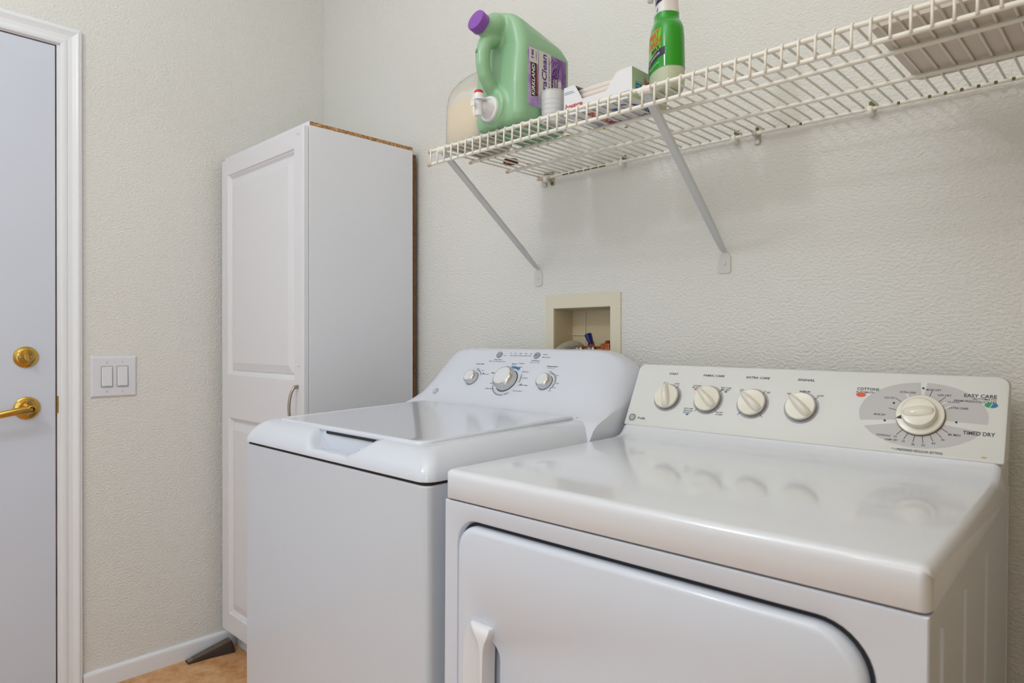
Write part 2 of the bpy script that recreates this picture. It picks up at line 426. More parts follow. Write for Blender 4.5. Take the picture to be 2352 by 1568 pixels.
# ================================================================== light switch
Y0, Y1, Z0, Z1 = -.8418, -.7067, .9408, 1.0743
T = Thing('light_switch', 'white double rocker light switch plate on the cream wall beside the door', 'light switch', (0, (Y0+Y1)/2, (Z0+Z1)/2))
bm = NB()
loft(bm, [[(x, a, b) for a, b in rrect(Y0+i, Y1-i, Z0+i, Z1-i, .002, 2)] for x, i in ((.0004, 0), (.0022, .0003), (.0062, .0045), (.0066, .006))])
part('plate', bm, SWITCH, T)
zc = 1.0076
for k, yc in enumerate((-.7953, -.7500)):
    bm = NB()
    loft(bm, [[(.0068, a, b) for a, b in rrect(yc-.0174, yc+.0174, zc-.0346, zc+.0346, .002, 2)]], cap1=False)
    fr = part('rocker_frame', bm, SWITCHS, T)
    bm = NB(); box(bm, .0066, .0076, yc-.0160, yc+.0160, zc-.0332, zc+.0332, .0006, 1); part('rocker_bezel', bm, SWITCH, T)
    bm = NB()
    tl = .0045
    loft(bm, [[(x(b) if callable(x) else x, a, b) for a, b in rrect(yc-.0142+i, yc+.0142-i, zc-.0302+i, zc+.0302-i, .001, 2)] for x, i in ((.0074, 0), (lambda b: .0108-tl*(b-zc)/.06, .0006), (lambda b: .0112-tl*(b-zc)/.06, .0016))])
    part('rocker', bm, SWITCH, T)
    for s in (-1, 1):
        bm = NB(); lathe(bm, (.0064, yc-.001, zc+s*.0478), (1, 0, 0), [(.0036, 0), (.0034, .0009), (.0012, .0014)], 14); sc = part('screw', bm, SWITCH, T)
        bm = NB(); box(bm, .0076, .0080, yc-.0014, yc-.0006, zc+s*.0478-.003, zc+s*.0478+.003); part('slot', bm, SWITCHS, sc)

# ================================================================== tall cabinet
CX, CF, CB, CT = .6366, -.421, -.034, 1.787
T = Thing('tall_cabinet', 'tall narrow white cabinet with raised-panel door in the corner', 'cabinet', (.32, -.22, 0))
C0 = .0305
bm = NB(); box(bm, CX-.016, CX, CF, CB, .0, 1.7752, .0006, 1); part('side_panel', bm, MELA, T)
bm = NB(); box(bm, C0, C0+.016, CF, CB, .088, 1.7752, .0006, 1); box(bm, C0, C0+.016, CF+.045, CB, .0, .088); part('side_panel', bm, MELA, T)
bm = NB(); box(bm, C0+.016, CX-.016, CF+.045, CF+.061, .0, .088); part('toe_kick', bm, MELA, T)
bm = NB(); box(bm, C0+.016, CX-.016, CF+.001, CB-.012, .088, .104); part('bottom_board', bm, MELA, T)
bm = NB(); box(bm, C0+.016, CX-.016, CB-.012, CB-.004, .0, 1.775); part('back_panel', bm, MELA, T)
bm = NB(); box(bm, C0+.004, CX-.0045, CB-.004, CB+.018, .0, 1.7640); part('back_strip', bm, mottle(M('mottled_brown_strip', (126, 88, 50), .85), [(96, 62, 32), (138, 98, 58)], 60), T, label='brown strip behind the cabinet')  # mottled brown strip in the gap between cabinet and wall
bm = NB(); box(bm, C0, CX, CF+.0012, CB, 1.7752, CT-.0006); part('chipboard_edge', bm, CHIP, T, label='raw chipboard edge of the top board')
bm = NB(); box(bm, C0, CX-.0002, CF, CF+.0012, 1.7752, CT); box(bm, C0, CX-.0002, CF+.0012, CB+.0002, CT-.0006, CT); part('top_board', bm, MELA, T)
# door with two raised panels
yf = CF-.0188
dx0, dx1, dz0, dz1 = .0505, .6290, .0940, 1.7645
xs = [dx0, .0980, .5790, dx1]; zs_ = [dz0, .1580, .8540, 1.0050, 1.7115, dz1]
bm = NB()
grid = {}
for i, x in enumerate(xs):
    for j, z in enumerate(zs_):
        xx = x
        if 0 < i < 3 and j in (1, 2): xx = x+.005
        grid[i, j] = bm.verts.new((xx, yf, z))
for i in range(3):
    for j in range(5):
        if i == 1 and j in (1, 3): continue
        bm.faces.new((grid[i, j], grid[i+1, j], grid[i+1, j+1], grid[i, j+1]))
bmesh.ops.remove_doubles(bm, verts=bm.verts[:], dist=1e-6)
ed = [(dx0, dz0), (dx1, dz0), (dx1, dz1), (dx0, dz1)]
loop = [grid[0, j] for j in range(6)]+[grid[i, 5] for i in (1, 2, 3)]+[grid[3, j] for j in (4, 3, 2, 1, 0)]+[grid[2, 0], grid[1, 0]]
prev = loop
for inset, dep in ((-.0025, .0006), (-.0042, .0020), (-.0050, .0048), (-.0050, .0170)):
    nl = []
    for v in loop:
        x, z = v.co.x, v.co.z
        x2 = x+(inset if x < .1 else -inset) if (abs(x-dx0) < 1e-4 or abs(x-dx1) < 1e-4) else x
        z2 = z+(inset if z < .5 else -inset) if (abs(z-dz0) < 1e-4 or abs(z-dz1) < 1e-4) else z
        nl.append(bm.verts.new((x2, yf+dep, z2)))
    for a in range(len(nl)):
        b = (a+1) % len(nl); bm.faces.new((prev[a], prev[b], nl[b], nl[a]))
    prev = nl
bm.faces.new(prev)
cdoor = part('door', bm, THERMO, T)
for (a0, a1, b0, b1) in ((.0980, .5790, 1.0050, 1.7115), (.1030, .5840, .1580, .8540)):
    bm = NB()
    loft(bm, [[(x, yf+d, z) for x, z in ((a0+o, b0+o), (a1-o, b0+o), (a1-o, b1-o), (a0+o, b1-o))] for o, d in ((0, 0), (.0035, .0045), (.0060, .0050), (.0135, .0120), (.0165, .0125), (.0180, .0095), (.0420, .0025), (.0440, .0022))], cap0=False)
    part('raised_panel', bm, THERMO, cdoor)
bm = NB()
hx = .600
pts = [(hx, yf+.001, .986), (hx, yf-.010, .985)]+bez((hx, yf-.014, .981), (hx, yf-.033, .957), (hx, yf-.033, .887), (hx, yf-.014, .863), 14)+[(hx, yf-.010, .859), (hx, yf+.001, .858)]
tube(bm, pts, [.0058, .0055]+[.0046]*15+[.0055, .0058], 10); part('handle', bm, NICKEL, cdoor, label='brushed nickel arched pull', smooth=True)
for zz in (1.7490, 1.0465):
    bm = NB(); box(bm, .595, .615, yf-.0005, yf+.001, zz-.004, zz+.004); s = part('sticker', bm, SWITCH, cdoor)
    bm = NB()
    for q in range(7): box(bm, .5962+q*.0026, .5962+q*.0026+.0018+.0006*(q % 2), yf-.0007, yf, zz+.0008, zz+.0018)
    part('print_line', bm, PRINTG, s)

# ================================================================== door wedge on the floor
T = Thing('door_wedge', 'dark brown ribbed rubber door wedge on the floor against the baseboard', 'doorstop', (.044, -.474, 0), rot=(0, 0, rad(-4)), local=True)
bm = NB(); n = 22; rings = []
Lw, Hh, Ww = .155, .041, .042
def wedge_sec(t):
    h = .006+(Hh-.006)*min(1, t*1.06) if t < .94 else Hh*(1-.55*((t-.94)/.06)**2)
    w = Ww*(.80+.2*min(1, t*1.5)); flare = .0 if t < .5 else .010*(t-.5)*2
    y = -.085+Lw*t
    return y, h, w/2, flare
for i in range(n+1):
    y, h, w, fl = wedge_sec(i/n)
    rings.append([(-w-fl*.3, y, 0), (w+fl, y, 0), (w+fl*.9, y, h*.25), (w*.96+fl*.2, y, h*.62), (w*.86, y, h-.001), (w*.82, y, h), (-w*.82, y, h), (-w*.86, y, h-.001), (-w*.96, y, h*.6), (-w-fl*.3, y, h*.25)])
loft(bm, rings); part('wedge_body', bm, RUBBER, T, smooth=True, angle=40)
for i in range(30):
    t = .13+.80*i/29; y, h, w, fl = wedge_sec(t)
    bm = NB(); box(bm, -w*.80, w*.80, y-.0013, y+.0013, h-.001, h+.0014); part('tread_rib', bm, RUBBERT, T)
bm = NB(); y0, h0, w0, _ = wedge_sec(0); y1, h1, w1, _ = wedge_sec(.115)
loft(bm, [[(-w0*.8, y0+.001, h0+.0004), (w0*.8, y0+.001, h0+.0004), (w1*.8, y1, h1+.0004), (-w1*.8, y1, h1+.0004)]], cap1=False); part('tip_pad', bm, RUBBERT, T)

# ================================================================== washing machine
wx0, wx1, wy0, wy1 = .905, 1.601, -.7445, -.062
T = Thing('washing_machine', 'white top-loading washing machine between the tall cabinet and the dryer', 'washing machine', ((wx0+wx1)/2, (wy0+wy1)/2, 0))
bm = NB()
loft(bm, [[(a, b, z) for a, b in rrect(wx0+.003+i, wx1-.003-i, wy0+.003+i, wy1-i, (.016, .016, .006, .006), 5)] for z, i in ((.022, 0), (.880, 0), (.8825, .002))])
part('body', bm, ENAMF, T, smooth=True, angle=35)
bm = NB(); loft(bm, [[(a, b, z) for a, b in rrect(wx0+.008, wx1-.008, wy0+.008, wy1-.004, .014, 5)] for z in (.880, .8895)])
part('gap_seal', bm, DARKGAP, T, label='dark gap under the top cover')
for fx in (wx0+.06, wx1-.06):
    for fy in (wy0+.06, wy1-.06):
        bm = NB(); lathe(bm, (fx, fy, 0), (0, 0, 1), [(.022, 0), (.022, .008), (.010, .010), (.010, .024)], 16); part('foot', bm, BLACK, T)
def lift(y): return .0125*max(0, min(1, (y+.70)/.43))
def sm(t): t = max(0, min(1, t)); return t*t*(3-2*t)
def scoop(x): return .945-.043*sm((x-1.165)/.055)*sm((1.425-x)/.075)
def dense(loop, step=.006):
    out = []
    for (a, b), (c, d) in zip(loop, loop[1:]+loop[:1]):
        L = math.hypot(c-a, d-b); k = max(1, int(L/step)) if b < wy0+.08 and d < wy0+.08 else 1
        out += [(a+(c-a)*i/k, b+(d-b)*i/k) for i in range(k)]
    return out
base = dense(rrect(wx0, wx1, wy0, wy1, (.026, .026, .010, .010), 7))
cxm, cym = (wx0+wx1)/2, (wy0+wy1)/2
def inset(loop, d):
    out = []
    for a, b in loop:
        fx = max(wx0+d, min(wx1-d, wx0+(a-wx0)*1)) ; fy = max(wy0+d, b)
        # shrink proportionally so that corners stay rounded
        sx = ((wx1-wx0)-2*d)/(wx1-wx0); sy = ((wy1-wy0)-d)/(wy1-wy0)
        out.append((cxm+(a-cxm)*sx, wy1+(b-wy1)*sy))
    return out
prof = [(.0025, .8885), (0, .8892), (0, .893), (.0015, .900), (.006, .9095), (.0115, .9175), (.0185, .9255), (.027, .9325), (.036, .9372), (.046, .9395), (.0505, .9402), (.0515, .9402), (.056, .9405), (.070, .9405)]
bm = NB(); rings = []
for k, (d, z) in enumerate(prof):
    r = []
    for a, b in inset(base, d):
        zz = z+lift(b)*max(0, min(1, (z-.90)/.04))
        if b < wy0+.07 and k <= 10 and k >= 2:
            zs0 = scoop(a)
            if zz > zs0: zz = zs0+(.002 if k < 7 else 0)-.004*sm((k-6)/4)
        r.append((a, b, zz))
    rings.append(r)
loft(bm, rings, cap0=True)
tc = part('top_cover', bm, ENAM, T, smooth=True, angle=50)
# lid
lx0, lx1, ly0, ly1 = .978, 1.530, wy0+.0465, -.262
bm = NB()
lr = rrect(lx0, lx1, ly0, ly1, (.028, .028, .014, .014), 7)
lcx, lcy = (lx0+lx1)/2, (ly0+ly1)/2
def ins2(loop, d, x0, x1, y0, y1):
    cx, cy = (x0+x1)/2, (y0+y1)/2
    return [(cx+(a-cx)*((x1-x0)-2*d)/(x1-x0), cy+(b-cy)*((y1-y0)-2*d)/(y1-y0)) for a, b in loop]
loft(bm, [[(a, b, z+lift(b)) for a, b in ins2(lr, d, lx0, lx1, ly0, ly1)] for d, z in ((.006, .9335), (.001, .9355), (0, .9385), (.0008, .9420), (.0035, .9446), (.008, .9452), (.012, .9442), (.016, .9438))])
part('lid', bm, ENAM, T, smooth=True, angle=60)
bm = NB(); box(bm, 1.205, 1.388, ly0+.0012, ly0+.0040, .9296, .9350); part('lid_gap_shade', bm, BLACK, T, label='black strip drawn as shade under the lid edge')  # black strip paints the shade of the gap below the lid
bm = NB(); lathe(bm, (lx1+.004, ly1+.006, .9525), (0, 0, 1), [(.006, 0), (.006, .001)], 10); part('hinge_gap', bm, BLACK, T)

# control console
tl = rad(38)
WP = Plane((wx0, -.2375, .965), (1, 0, 0), (0, sin(tl), cos(tl)))
cprof = [(-.306, .897), (-.301, .914), (-.292, .931), (-.280, .9435), (-.265, .9515), (-.250, .9577), (-.2375, .9650)]
cprof += [(-.2375+.1655*k/6*sin(tl), .965+.1655*k/6*cos(tl)) for k in range(1, 7)]
cprof += [(-.1305, 1.1000), (-.122, 1.1030), (-.110, 1.1045), (-.090, 1.1040), (-.076, 1.1010), (-.068, 1.0940), (-.064, 1.080), (-.063, .897)]
bm = NB(); rings = []
es = [0, .0008, .003, .007, .013, .021, .032, .046, .062, .08, .10, .13]
xsn = [wx0+e for e in es]+[wx0+.13+(wx1-wx0-.26)*i/8 for i in range(1, 8)]+[wx1-e for e in es[::-1]]
for x in xsn:
    e = min(x-wx0, wx1-x)
    drop = .098*(1-sqrt(max(0, 1-(1-min(1, e/.13))**2.2)))
    zt = 1.1045-drop
    rec = .040*(1-sqrt(max(0, 1-(1-min(1, e/.055))**2)))
    r = []
    for y, z in cprof:
        zz = z if z <= .965 else .965+(z-.965)*(zt-.965)/(1.1045-.965)
        wgt = sm((z-.915)/.11)
        if y < -.08: y = min(-.08, y+rec*wgt)
        r.append((x, y, zz))
    rings.append(r)
loft(bm, rings)
con = part('console', bm, PLASTW, T, smooth=True, angle=48)
def wt(s, u, w, width=None, cap=None, mat=PRINTK, sh=.22, **k):
    k.setdefault('bold', .009)
    return WP.t(s, u, w, width, cap, mat, con, shear=sh, **k)
wt('Load Size', 207, 122, 33.5, 4.4); wt('Temperature', 471, 122, 37, 4.4); wt('All Cold Rinses', 471.5, 115.6, 26, 2.1, PRINTG)
wt('Deep Rinse', 267, 138.5, 30, 3.4); wt('Select when adding Fabric Softener', 268.5, 132.3, 66, 2.4)
wt('Start/Pause', 405.5, 138.3, 30, 3.4); wt('Hold 3 Secs to Stop', 406, 132.2, 33, 2.3)
for s, u in (('Fill', 303.6), ('Soak', 322), ('Wash', 341), ('Rinse', 360), ('Spin', 378.6)): wt(s, u, 160.3, None, 2.9)
wt('Pause', 431.4, 158.3, 13, 2.9); wt('Lid Locked', 438.4, 149.7, 24, 2.9)
wt('Large', 209.6, 106, 11, 2.6); wt('Super', 232.4, 100.4, 10.5, 2.6); wt('Precise Fill', 251.5, 88.3, 21, 2.6)
wt('Medium', 338.3, 125.5, 20.5, 3.3); wt('Normal', 337.5, 120.3, 13, 1.9, PRINTG); wt('Colors', 362.5, 127.9, 21, 4.2, BLUEP); wt('Light', 364.5, 116.1, 14, 3.3)
wt('Delicates', 390.4, 101.9, 24, 3.0); wt('Casuals', 399.2, 82.7, 20, 3.0); wt('Speed Wash', 406, 60.4, 31, 3.0); wt('Drain & Spin', 396.6, 42, 33, 3.0)
wt('Bulky Items', 293.7, 43.1, 29, 3.0); wt('Heavy', 292.8, 60.4, 15, 3.0); wt('Whites', 279, 93.2, 20, 4.0)
wt('Cold', 473, 106.3, 11, 2.6); wt('Cool', 500.9, 95.3, 11, 2.6); wt('Colors', 512.6, 71.8, 15, 2.6); wt('Warm', 510.1, 59.2, 13, 2.6); wt('Hot', 501.6, 49.5, 9, 2.6)
bm = NB()
for u in (305.4, 324, 342.7, 361.5, 380.1, 286.2): WP.disc(bm, u, 152.7, 1.3, .5, 12)
WP.disc(bm, 423.5, 158.5, 1.4, .5, 12); WP.disc(bm, 425, 149.8, 1.4, .5, 12); WP.disc(bm, 240.5, 89.5, 2.4, .6, 12)
part('indicator_dots', bm, PRINTK, con)
bm = NB(); WP.line(bm, (276, 153.5), (286, 152.7), .5, .4); WP.line(bm, (305, 152.7), (380, 152.7), 2.2, .3); part('indicator_line', bm, DISCG, con)
def arcpart(name, mat, arcs, u, w, r0, r1):
    b = NB()
    for a0, a1 in arcs: WP.arc(b, u, w, r0, r1, a0, a1)
    part(name, b, mat, con)
arcpart('cycle_arc', PRINTG, ((200, 283), (288, 308), (-4, 30)), 342, 71, 43, 47)
arcpart('cycle_arc', BLUEP, ((56, 102),), 342, 71, 40, 47)
arcpart('temperature_arc', PRINTG, ((-40, 92),), 475, 72, 27.5, 32)
arcpart('load_arc', PRINTG, ((28, 92),), 207, 72, 27, 31)
bm = NB(); WP.arc(bm, 398.5, 62.5, 1.4, 2.5, 0, 360); part('cycle_ring', bm, PRINTK, con)
bm = NB()
for u, w in [(342+43.5*cos(rad(a)), 71+43.5*sin(rad(a))) for a in (60, 92, 205, 303, 0, 26)]+[(475+30*cos(rad(a)), 72+30*sin(rad(a))) for a in (85, 50, 0, -22, -38)]+[(207+29*cos(rad(a)), 72+29*sin(rad(a))) for a in (86, 52)]:
    WP.disc(bm, u, w, 1.3, .6, 10)
part('cycle_marks', bm, WHITEP, con)
# round emblem
def emblem(P, u, w, R, dark, lightm, parent):
    b = NB(); P.disc(b, u, w, R, .5, 40); e = part('emblem', b, dark, parent, label='round script monogram emblem')
    b = NB(); P.arc(b, u, w, R*.86, R*.95, 0, 360, .8, 36)
    for a in (45, 135, 225, 315):
        P.arc(b, u+R*.40*cos(rad(a)), w+R*.40*sin(rad(a)), R*.16, R*.27, a-150, a+150, .85, 14)
    P.line(b, (u-R*.5, w-R*.5), (u+R*.5, w+R*.5), R*.10, .85); P.line(b, (u-R*.5, w+R*.5), (u+R*.5, w-R*.5), R*.10, .85)
    for a in (0, 90, 180, 270): P.arc(b, u+R*.62*cos(rad(a)), w+R*.62*sin(rad(a)), R*.10, R*.18, a-120, a+120, .85, 10)
    part('monogram', b, lightm, e)
    return e
emblem(WP, 86, 22, 10.5, PRINTG, WHITEP, con)
# knobs
def wknob(u, w, r, h, ticks, notch):
    c = WP.p(u, w); b = NB()
    lathe(b, c, WP.N, [(r*1.0, 0), (r*1.0, .002), (r*.985, h*.55), (r*1.0, h*.62)], 48, cap1=False)
    k = part('knob', b, KNOBW, T, label='white knob with a chrome rim', smooth=True, angle=40)
    b = NB(); lathe(b, c, WP.N, [(r*1.0, h*.60), (r*1.03, h*.66), (r*1.0, h*.78), (r*.86, h*.97), (r*.81, h*1.0), (r*.79, h*.99)], 56, cap0=False, cap1=False)
    part('chrome_rim', b, CHROME, k, smooth=True)
    b = NB(); lathe(b, c, WP.N, [(r*.80, h*.985), (r*.5, h*1.0), (0.0001, h*1.005)], 48, cap0=False); part('knob_face', b, KNOBW, k, smooth=True)
    b = NB()
    for a in notch:
        d = (WP.X*cos(rad(a))+WP.Y*sin(rad(a))); q = WP.N.cross(d)
        for s in (0,):
            p0 = c+WP.N*h*1.002+d*r*.80; p1 = c+WP.N*h*.80+d*r*1.02
            v = [p0+q*r*.05, p0-q*r*.05, p1-q*r*.05, p1+q*r*.05]
            b.faces.new([b.verts.new(x+(WP.N+d)*.0006) for x in v])
    part('pointer_mark', b, WHITEP, k)
    b = NB(); lathe(b, c, WP.N, [(r*1.06, .0002), (r*1.06, .0008)], 40); part('knob_base_ring', b, PRINTK, k)
wknob(207, 72, .0200, .0180, (), (92,)); wknob(342, 71, .0325, .0265, (), (165,)); wknob(475, 72, .0205, .0180, (), (-45,))
for u, txt in ((264, None), (402.5, 1)):
    b = NB(); c = WP.p(u, 154)
    lathe(b, c, WP.N, [(.0101, 0), (.0101, .002), (.0092, .0034), (.006, .0038)], 32); bt = part('button', b, BTN, T, label='round grey push button', smooth=True, angle=40)
    if txt:
        b = NB(); WP.line(b, (u-3, 150.5), (u-3, 157), 1.2, 4.0); WP.line(b, (u+2, 150.5), (u+2, 157), 1.2, 4.0); part('pause_mark', b, PRINTK, bt)

# ================================================================== clothes dryer (its own tilted, slightly turned frame)
DW, DD = .686, .657
T = Thing('clothes_dryer', 'wide white clothes dryer with almond knobs on its back console', 'dryer', (1.6241, -.7313, .0027), rot=(0, .008, .0374), local=True)
# front panel with the door opening
hx0, hx1, hz0, hz1 = .0325, .6375, .235, .8375
hole = rrect(hx0, hx1, hz0, hz1, (.05, .05, .058, .040), 10)
def resample_rect(loop, x0, x1, z0, z1):
    cx, cz = (x0+x1)/2, (z0+z1)/2; out = []
    n = len(loop); q = n//4
    for i, (a, b) in enumerate(loop):
        c = i//q; k = (i % q)/(q-1)
        corner = [(x0, z0), (x1, z0), (x1, z1), (x0, z1)][c]
        # first half of each corner arc runs to the corner along one side, second half along the other
        if c == 0: p = (x0, b) if k < .45 else ((a, z0) if k > .55 else corner)
        elif c == 1: p = (a, z0) if k < .45 else ((x1, b) if k > .55 else corner)
        elif c == 2: p = (x1, b) if k < .45 else ((a, z1) if k > .55 else corner)
        else: p = (a, z1) if k < .45 else ((x0, b) if k > .55 else corner)
        out.append(p)
    return out
bm = NB()
fx0, fx1 = .0015, DW-.0015
outer = resample_rect(hole, fx0, fx1, .025, .8650)
def grow(loop, d): 
    return ins2(loop, -d, hx0, hx1, hz0, hz1)
loft(bm, [[(a, .02, b) for a, b in outer], [(a, .003, b) for a, b in outer], [(a, .0012, b) for a, b in ins2(outer, .0015, fx0, fx1, .025, .865)], [(a, .0012, b) for a, b in grow(hole, .006)], [(a, .0030, b) for a, b in grow(hole, .0025)], [(a, .009, b) for a, b in hole], [(a, .024, b) for a, b in hole]], cap0=False, cap1=False)
part('front_panel', bm, ENAMDF, T, smooth=True, angle=35)
bm = NB(); loft(bm, [[(a, .0125, b) for a, b in grow(hole, .001)], [(a, .0125, b) for a, b in grow(hole, -.022)]], cap0=False, cap1=False); part('groove_shade_ring', bm, M('dark_groove_shade', (46, 46, 50), .8), T, label='dark ring drawn as shade in the groove around the door')  # dark ring paints the shade inside the door groove
bm = NB(); box(bm, .003, DW-.003, .018, DD-.012, .025, .8645)
part('body', bm, ENAMDF, T)
bm = NB(); box(bm, .002, DW-.0005, DD-.012, DD, .02, .885); part('back_panel', bm, CONSD, T)
bm = NB()
def sheet(b, x0, x1): box(b, x0, x1, .0185, DD-.012, .025, .8650)
sheet(bm, DW-.004, DW-.0016); part('side_sheet', bm, ENAMDF, T)
for ly in (.066, .2116, .3914):
    b = NB(); loft(b, [[(DW-.0018+.0022*sin(pi*k/6), ly-.006+.012*k/6, z) for k in range(7)] for z in (.06, .835)]); part('stamped_rib', b, ENAMDF, T, smooth=True)
bm = NB(); box(bm, .008, DW-.008, .008, DD-.02, .8640, .8700); part('seam_gap', bm, M('rusty_brown_seam', (96, 74, 58), .9), T, label='thin brown seam under the top')
for fx in (.06, DW-.06):
    for fy in (.06, DD-.06):
        b = NB(); lathe(b, (fx, fy, -.0027+.008*(fx-DW/2)*0+.003), (0, 0, 1), [(.02, 0), (.02, .008), (.009, .01), (.009, .03)], 14); part('foot', b, BLACK, T)
# top panel
tp = [(.0012, .8680), (0, .8695), (0, .9010), (.0006, .9055), (.0025, .9095), (.0055, .9122), (.0095, .9138), (.014, .9142), (.25, .9142), (.40, .9142), (.480, .9142), (.498, .9150), (.511, .9172), (.521, .9208), (.529, .9256), (.535, .9310), (.539, .9365), (.5425, .9372), (.640, .9372), (.640, .8680)]
bm = NB(); rings = []; rr = .011
offs = [(rr*(1-sin(rad(a))), rr*(1-cos(rad(a)))) for a in (0, 15, 30, 45, 60, 75, 90)]   # (lx, drop)
secs = [(o, rr*(1-sqrt(max(0, 1-(1-o/rr)**2)))) for o in (0, .0008, .0022, .0045, .0075, .011)]
def tsec(x, ins):
    r = []
    for y, z in tp:
        y2 = y+ins if y < .3 else y
        if y < .3: y2 = max(y, ins) if y < ins else y
        z2 = z-ins if z > .905 else z
        r.append((x, y2+(ins if z < .9095 and y < .3 else 0), z2))
    return r
for o, i in secs: rings.append(tsec(o, i))
for x in (.1, .2, .343, .486, .586): rings.append(tsec(x, 0))
for o, i in secs[::-1]: rings.append(tsec(DW-o, i))
loft(bm, rings); part('top_panel', bm, ENAMD, T, smooth=True, angle=40)
# door
bm = NB()
dl = rrect(hx0+.002, hx1-.0055, hz0+.004, hz1-.0060, (.05, .05, .055, .038), 10)
d0 = (hx0+.002, hx1-.0055, hz0+.004, hz1-.0060)
px0, px1, pz0, pz1 = .0760, .1325, .30, .6690
def resample_to(loop, x0, x1, z0, z1, r): return rrect(x0, x1, z0, z1, r, 10)
pk = resample_to(dl, px0, px1, pz0, pz1, .026)
loft(bm, [[(a, y, b) for a, b in ins2(dl, i, *d0)] for y, i in ((.022, 0), (.006, 0), (.001, .0012), (-.003, .0045), (-.0045, .009))]
     + [[(a, -.0045, b) for a, b in pk]] + [[(a, y, b) for a, b in ins2(pk, i, px0, px1, pz0, pz1)] for y, i in ((-.0030, .002), (.012, .008), (.0175, .0135))])
ddoor = part('door', bm, ENAMDF, T, label='front loading door', smooth=True, angle=40)
bm = NB()
rings = []
for z, yo, xl, xr, foot in ((.6885, -.007, .0765, .1110, .0740), (.6875, -.0125, .0785, .1155, .0715), (.683, -.0175, .0840, .1175, .0665), (.676, -.0200, .0920, .1165, .0620), (.668, -.0208, .0990, .1130, .0580), (.656, -.0211, .1030, .1102, .0545), (.62, -.0215, .1045, .1093, .0522), (.48, -.0220, .1045, .1093, .0515), (.35, -.0215, .1045, .1093, .0515), (.315, -.017, .096, .112, .058), (.298, -.006, .080, .110, .070)):
    by = -.0046 if z > .660 or z < .33 else .006
    rings.append([(foot, -.0046, z), (xl-.003, yo*.86, z), (xl, yo*.97, z), (xl+.002, yo, z), (xr-.002, yo, z), (xr, yo*.95, z), (xr+.0015, by, z), (xl, by, z)])
loft(bm, rings); part('handle', bm, WHITEPL, ddoor, label='white vertical pull in a recess', smooth=True, angle=50)
# console
al = rad(28.30)
CP = Plane((-.0007, .5413, .9372), (1, 0, 0), (0, sin(al), cos(al)))
bm = NB()
lp = rrect(0, 690.5, 0, 151, (3, 3, 17, 15), 7)
back = .652
def cring(loop, d): return [CP.p(a, b, d) for a, b in loop]
def i3(i): return [(345.25+(a-345.25)*(690.5-2*i)/690.5, 75.5+(b-75.5)*(151-2*i)/151) for a, b in lp]
rings = [cring(i3(3.2), 0), cring(i3(1.0), -.9), cring(lp, -3.4)]
rings.append([Vector((v.x, max(v.y+.02, .600 if v.z < 1.0 else v.y+.02), v.z)) for v in rings[-1]])
rings.append([Vector((v.x*.985+.005, back, min(v.z, 1.062))) for v in rings[2]])
loft(bm, rings); dcon = part('console', bm, CONSD, T, label='off-white control console', smooth=True, angle=40)
def dt(s, u, w, width=None, cap=None, mat=PRINTK, sh=0.0, **k):
    k.setdefault('bold', .012)
    return CP.t(s, u, w, width, cap, mat, dcon, shear=sh, **k)
kc = [(91, 71, 105), (185, 72, 138), (279.5, 71, 140), (374, 70, 137)]
for (u, w, a), s, wd in zip(kc, ('START', 'FABRIC CARE', 'EXTRA CARE', 'SIGNAL'), (22, 47.5, 48.5, 32)):
    dt(s, u, 128.7, wd, 4.6, sh=.12, bold=.016)
dt('START', 105.5, 105.2, 12.5, 3.0, sh=.12)
dt('COTTONS', 153, 103.2, 18.5, 3.0, sh=.1); dt('REG. HEAT', 151, 98.9, 17, 3.0, sh=.1)
dt('EASY CARE', 218, 102.2, 22.5, 3.0, sh=.1); dt('MED. HEAT', 217.5, 97.6, 20, 3.0, sh=.1)
dt('EASY CARE', 146, 49.5, 21, 2.9, sh=.08); dt('DELICATES', 145.5, 44.6, 20.5, 2.9, sh=.08); dt('LOW HEAT', 144, 39.9, 17, 2.9, sh=.08)
dt('FLUFF', 216.5, 46.3, 12, 2.9, sh=.08); dt('NO HEAT', 216, 41.5, 15, 2.9, sh=.08)
dt('SET', 307, 97.2, 7.5, 3.2, sh=.1); dt('OUT', 252.5, 100, 7.5, 3.0, sh=.1)
dt('MEDIUM', 375, 104.3, 19.5, 3.0, sh=.1); dt('LOUD', 404.5, 97.2, 12, 3.0, sh=.1); dt('OFF', 346.5, 98, 8, 3.0, sh=.1)
dt('Profile', 40.5, 17.6, 19, 5.2, sh=.28)
dt('COTTONS', 484, 116.3, 36, 5.2, bold=.018); dt('AUTOMATIC', 480, 109.9, 31, 3.5)
dt('EASY CARE', 674.5, 114.2, 44.5, 5.8, align='RIGHT', bold=.018); dt('AUTOMATIC', 674.5, 108.6, 32, 3.4, align='RIGHT'); dt('PERM PRESS/DELICATES', 674.5, 103.6, 58, 3.5, align='RIGHT')
dt('TIMED DRY', 654.5, 47.6, 43, 6.4, bold=.018)
dt('* = PREFERRED REGULAR SETTING', 571, 7.2, 74, 3.9)
dt('MORE DRY', 509, 68.6, 19, 3.3); dt('LESS DRY', 521, 101.7, 18, 3.3); dt('EXTRA CARE', 547.5, 114, 24, 3.5)
dt('MORE DRY', 586, 121, 22, 3.5); dt('LESS DRY', 602.5, 112, 20, 3.5); dt('COOL DOWN', 614.5, 100.3, 20, 2.5); dt('EXTRA CARE', 624, 90, 27, 3.8)
dt('DEWRINKLE', 519, 30.3, 22, 3.3); dt('20', 537, 29.8, 5, 3.0); dt('DAMP DRY', 532, 23.3, 20, 3.3); dt('30', 550, 22.5, 5, 3.0)
for s, u, w in (('40', 564.7, 18.5), ('50', 579.6, 18.9), ('60', 594, 23.8), ('70', 606.3, 31.3)): dt(s, u, w, 5.2, 3.5)
dt('80 MIN', 621.5, 41.8, 17, 4.0)
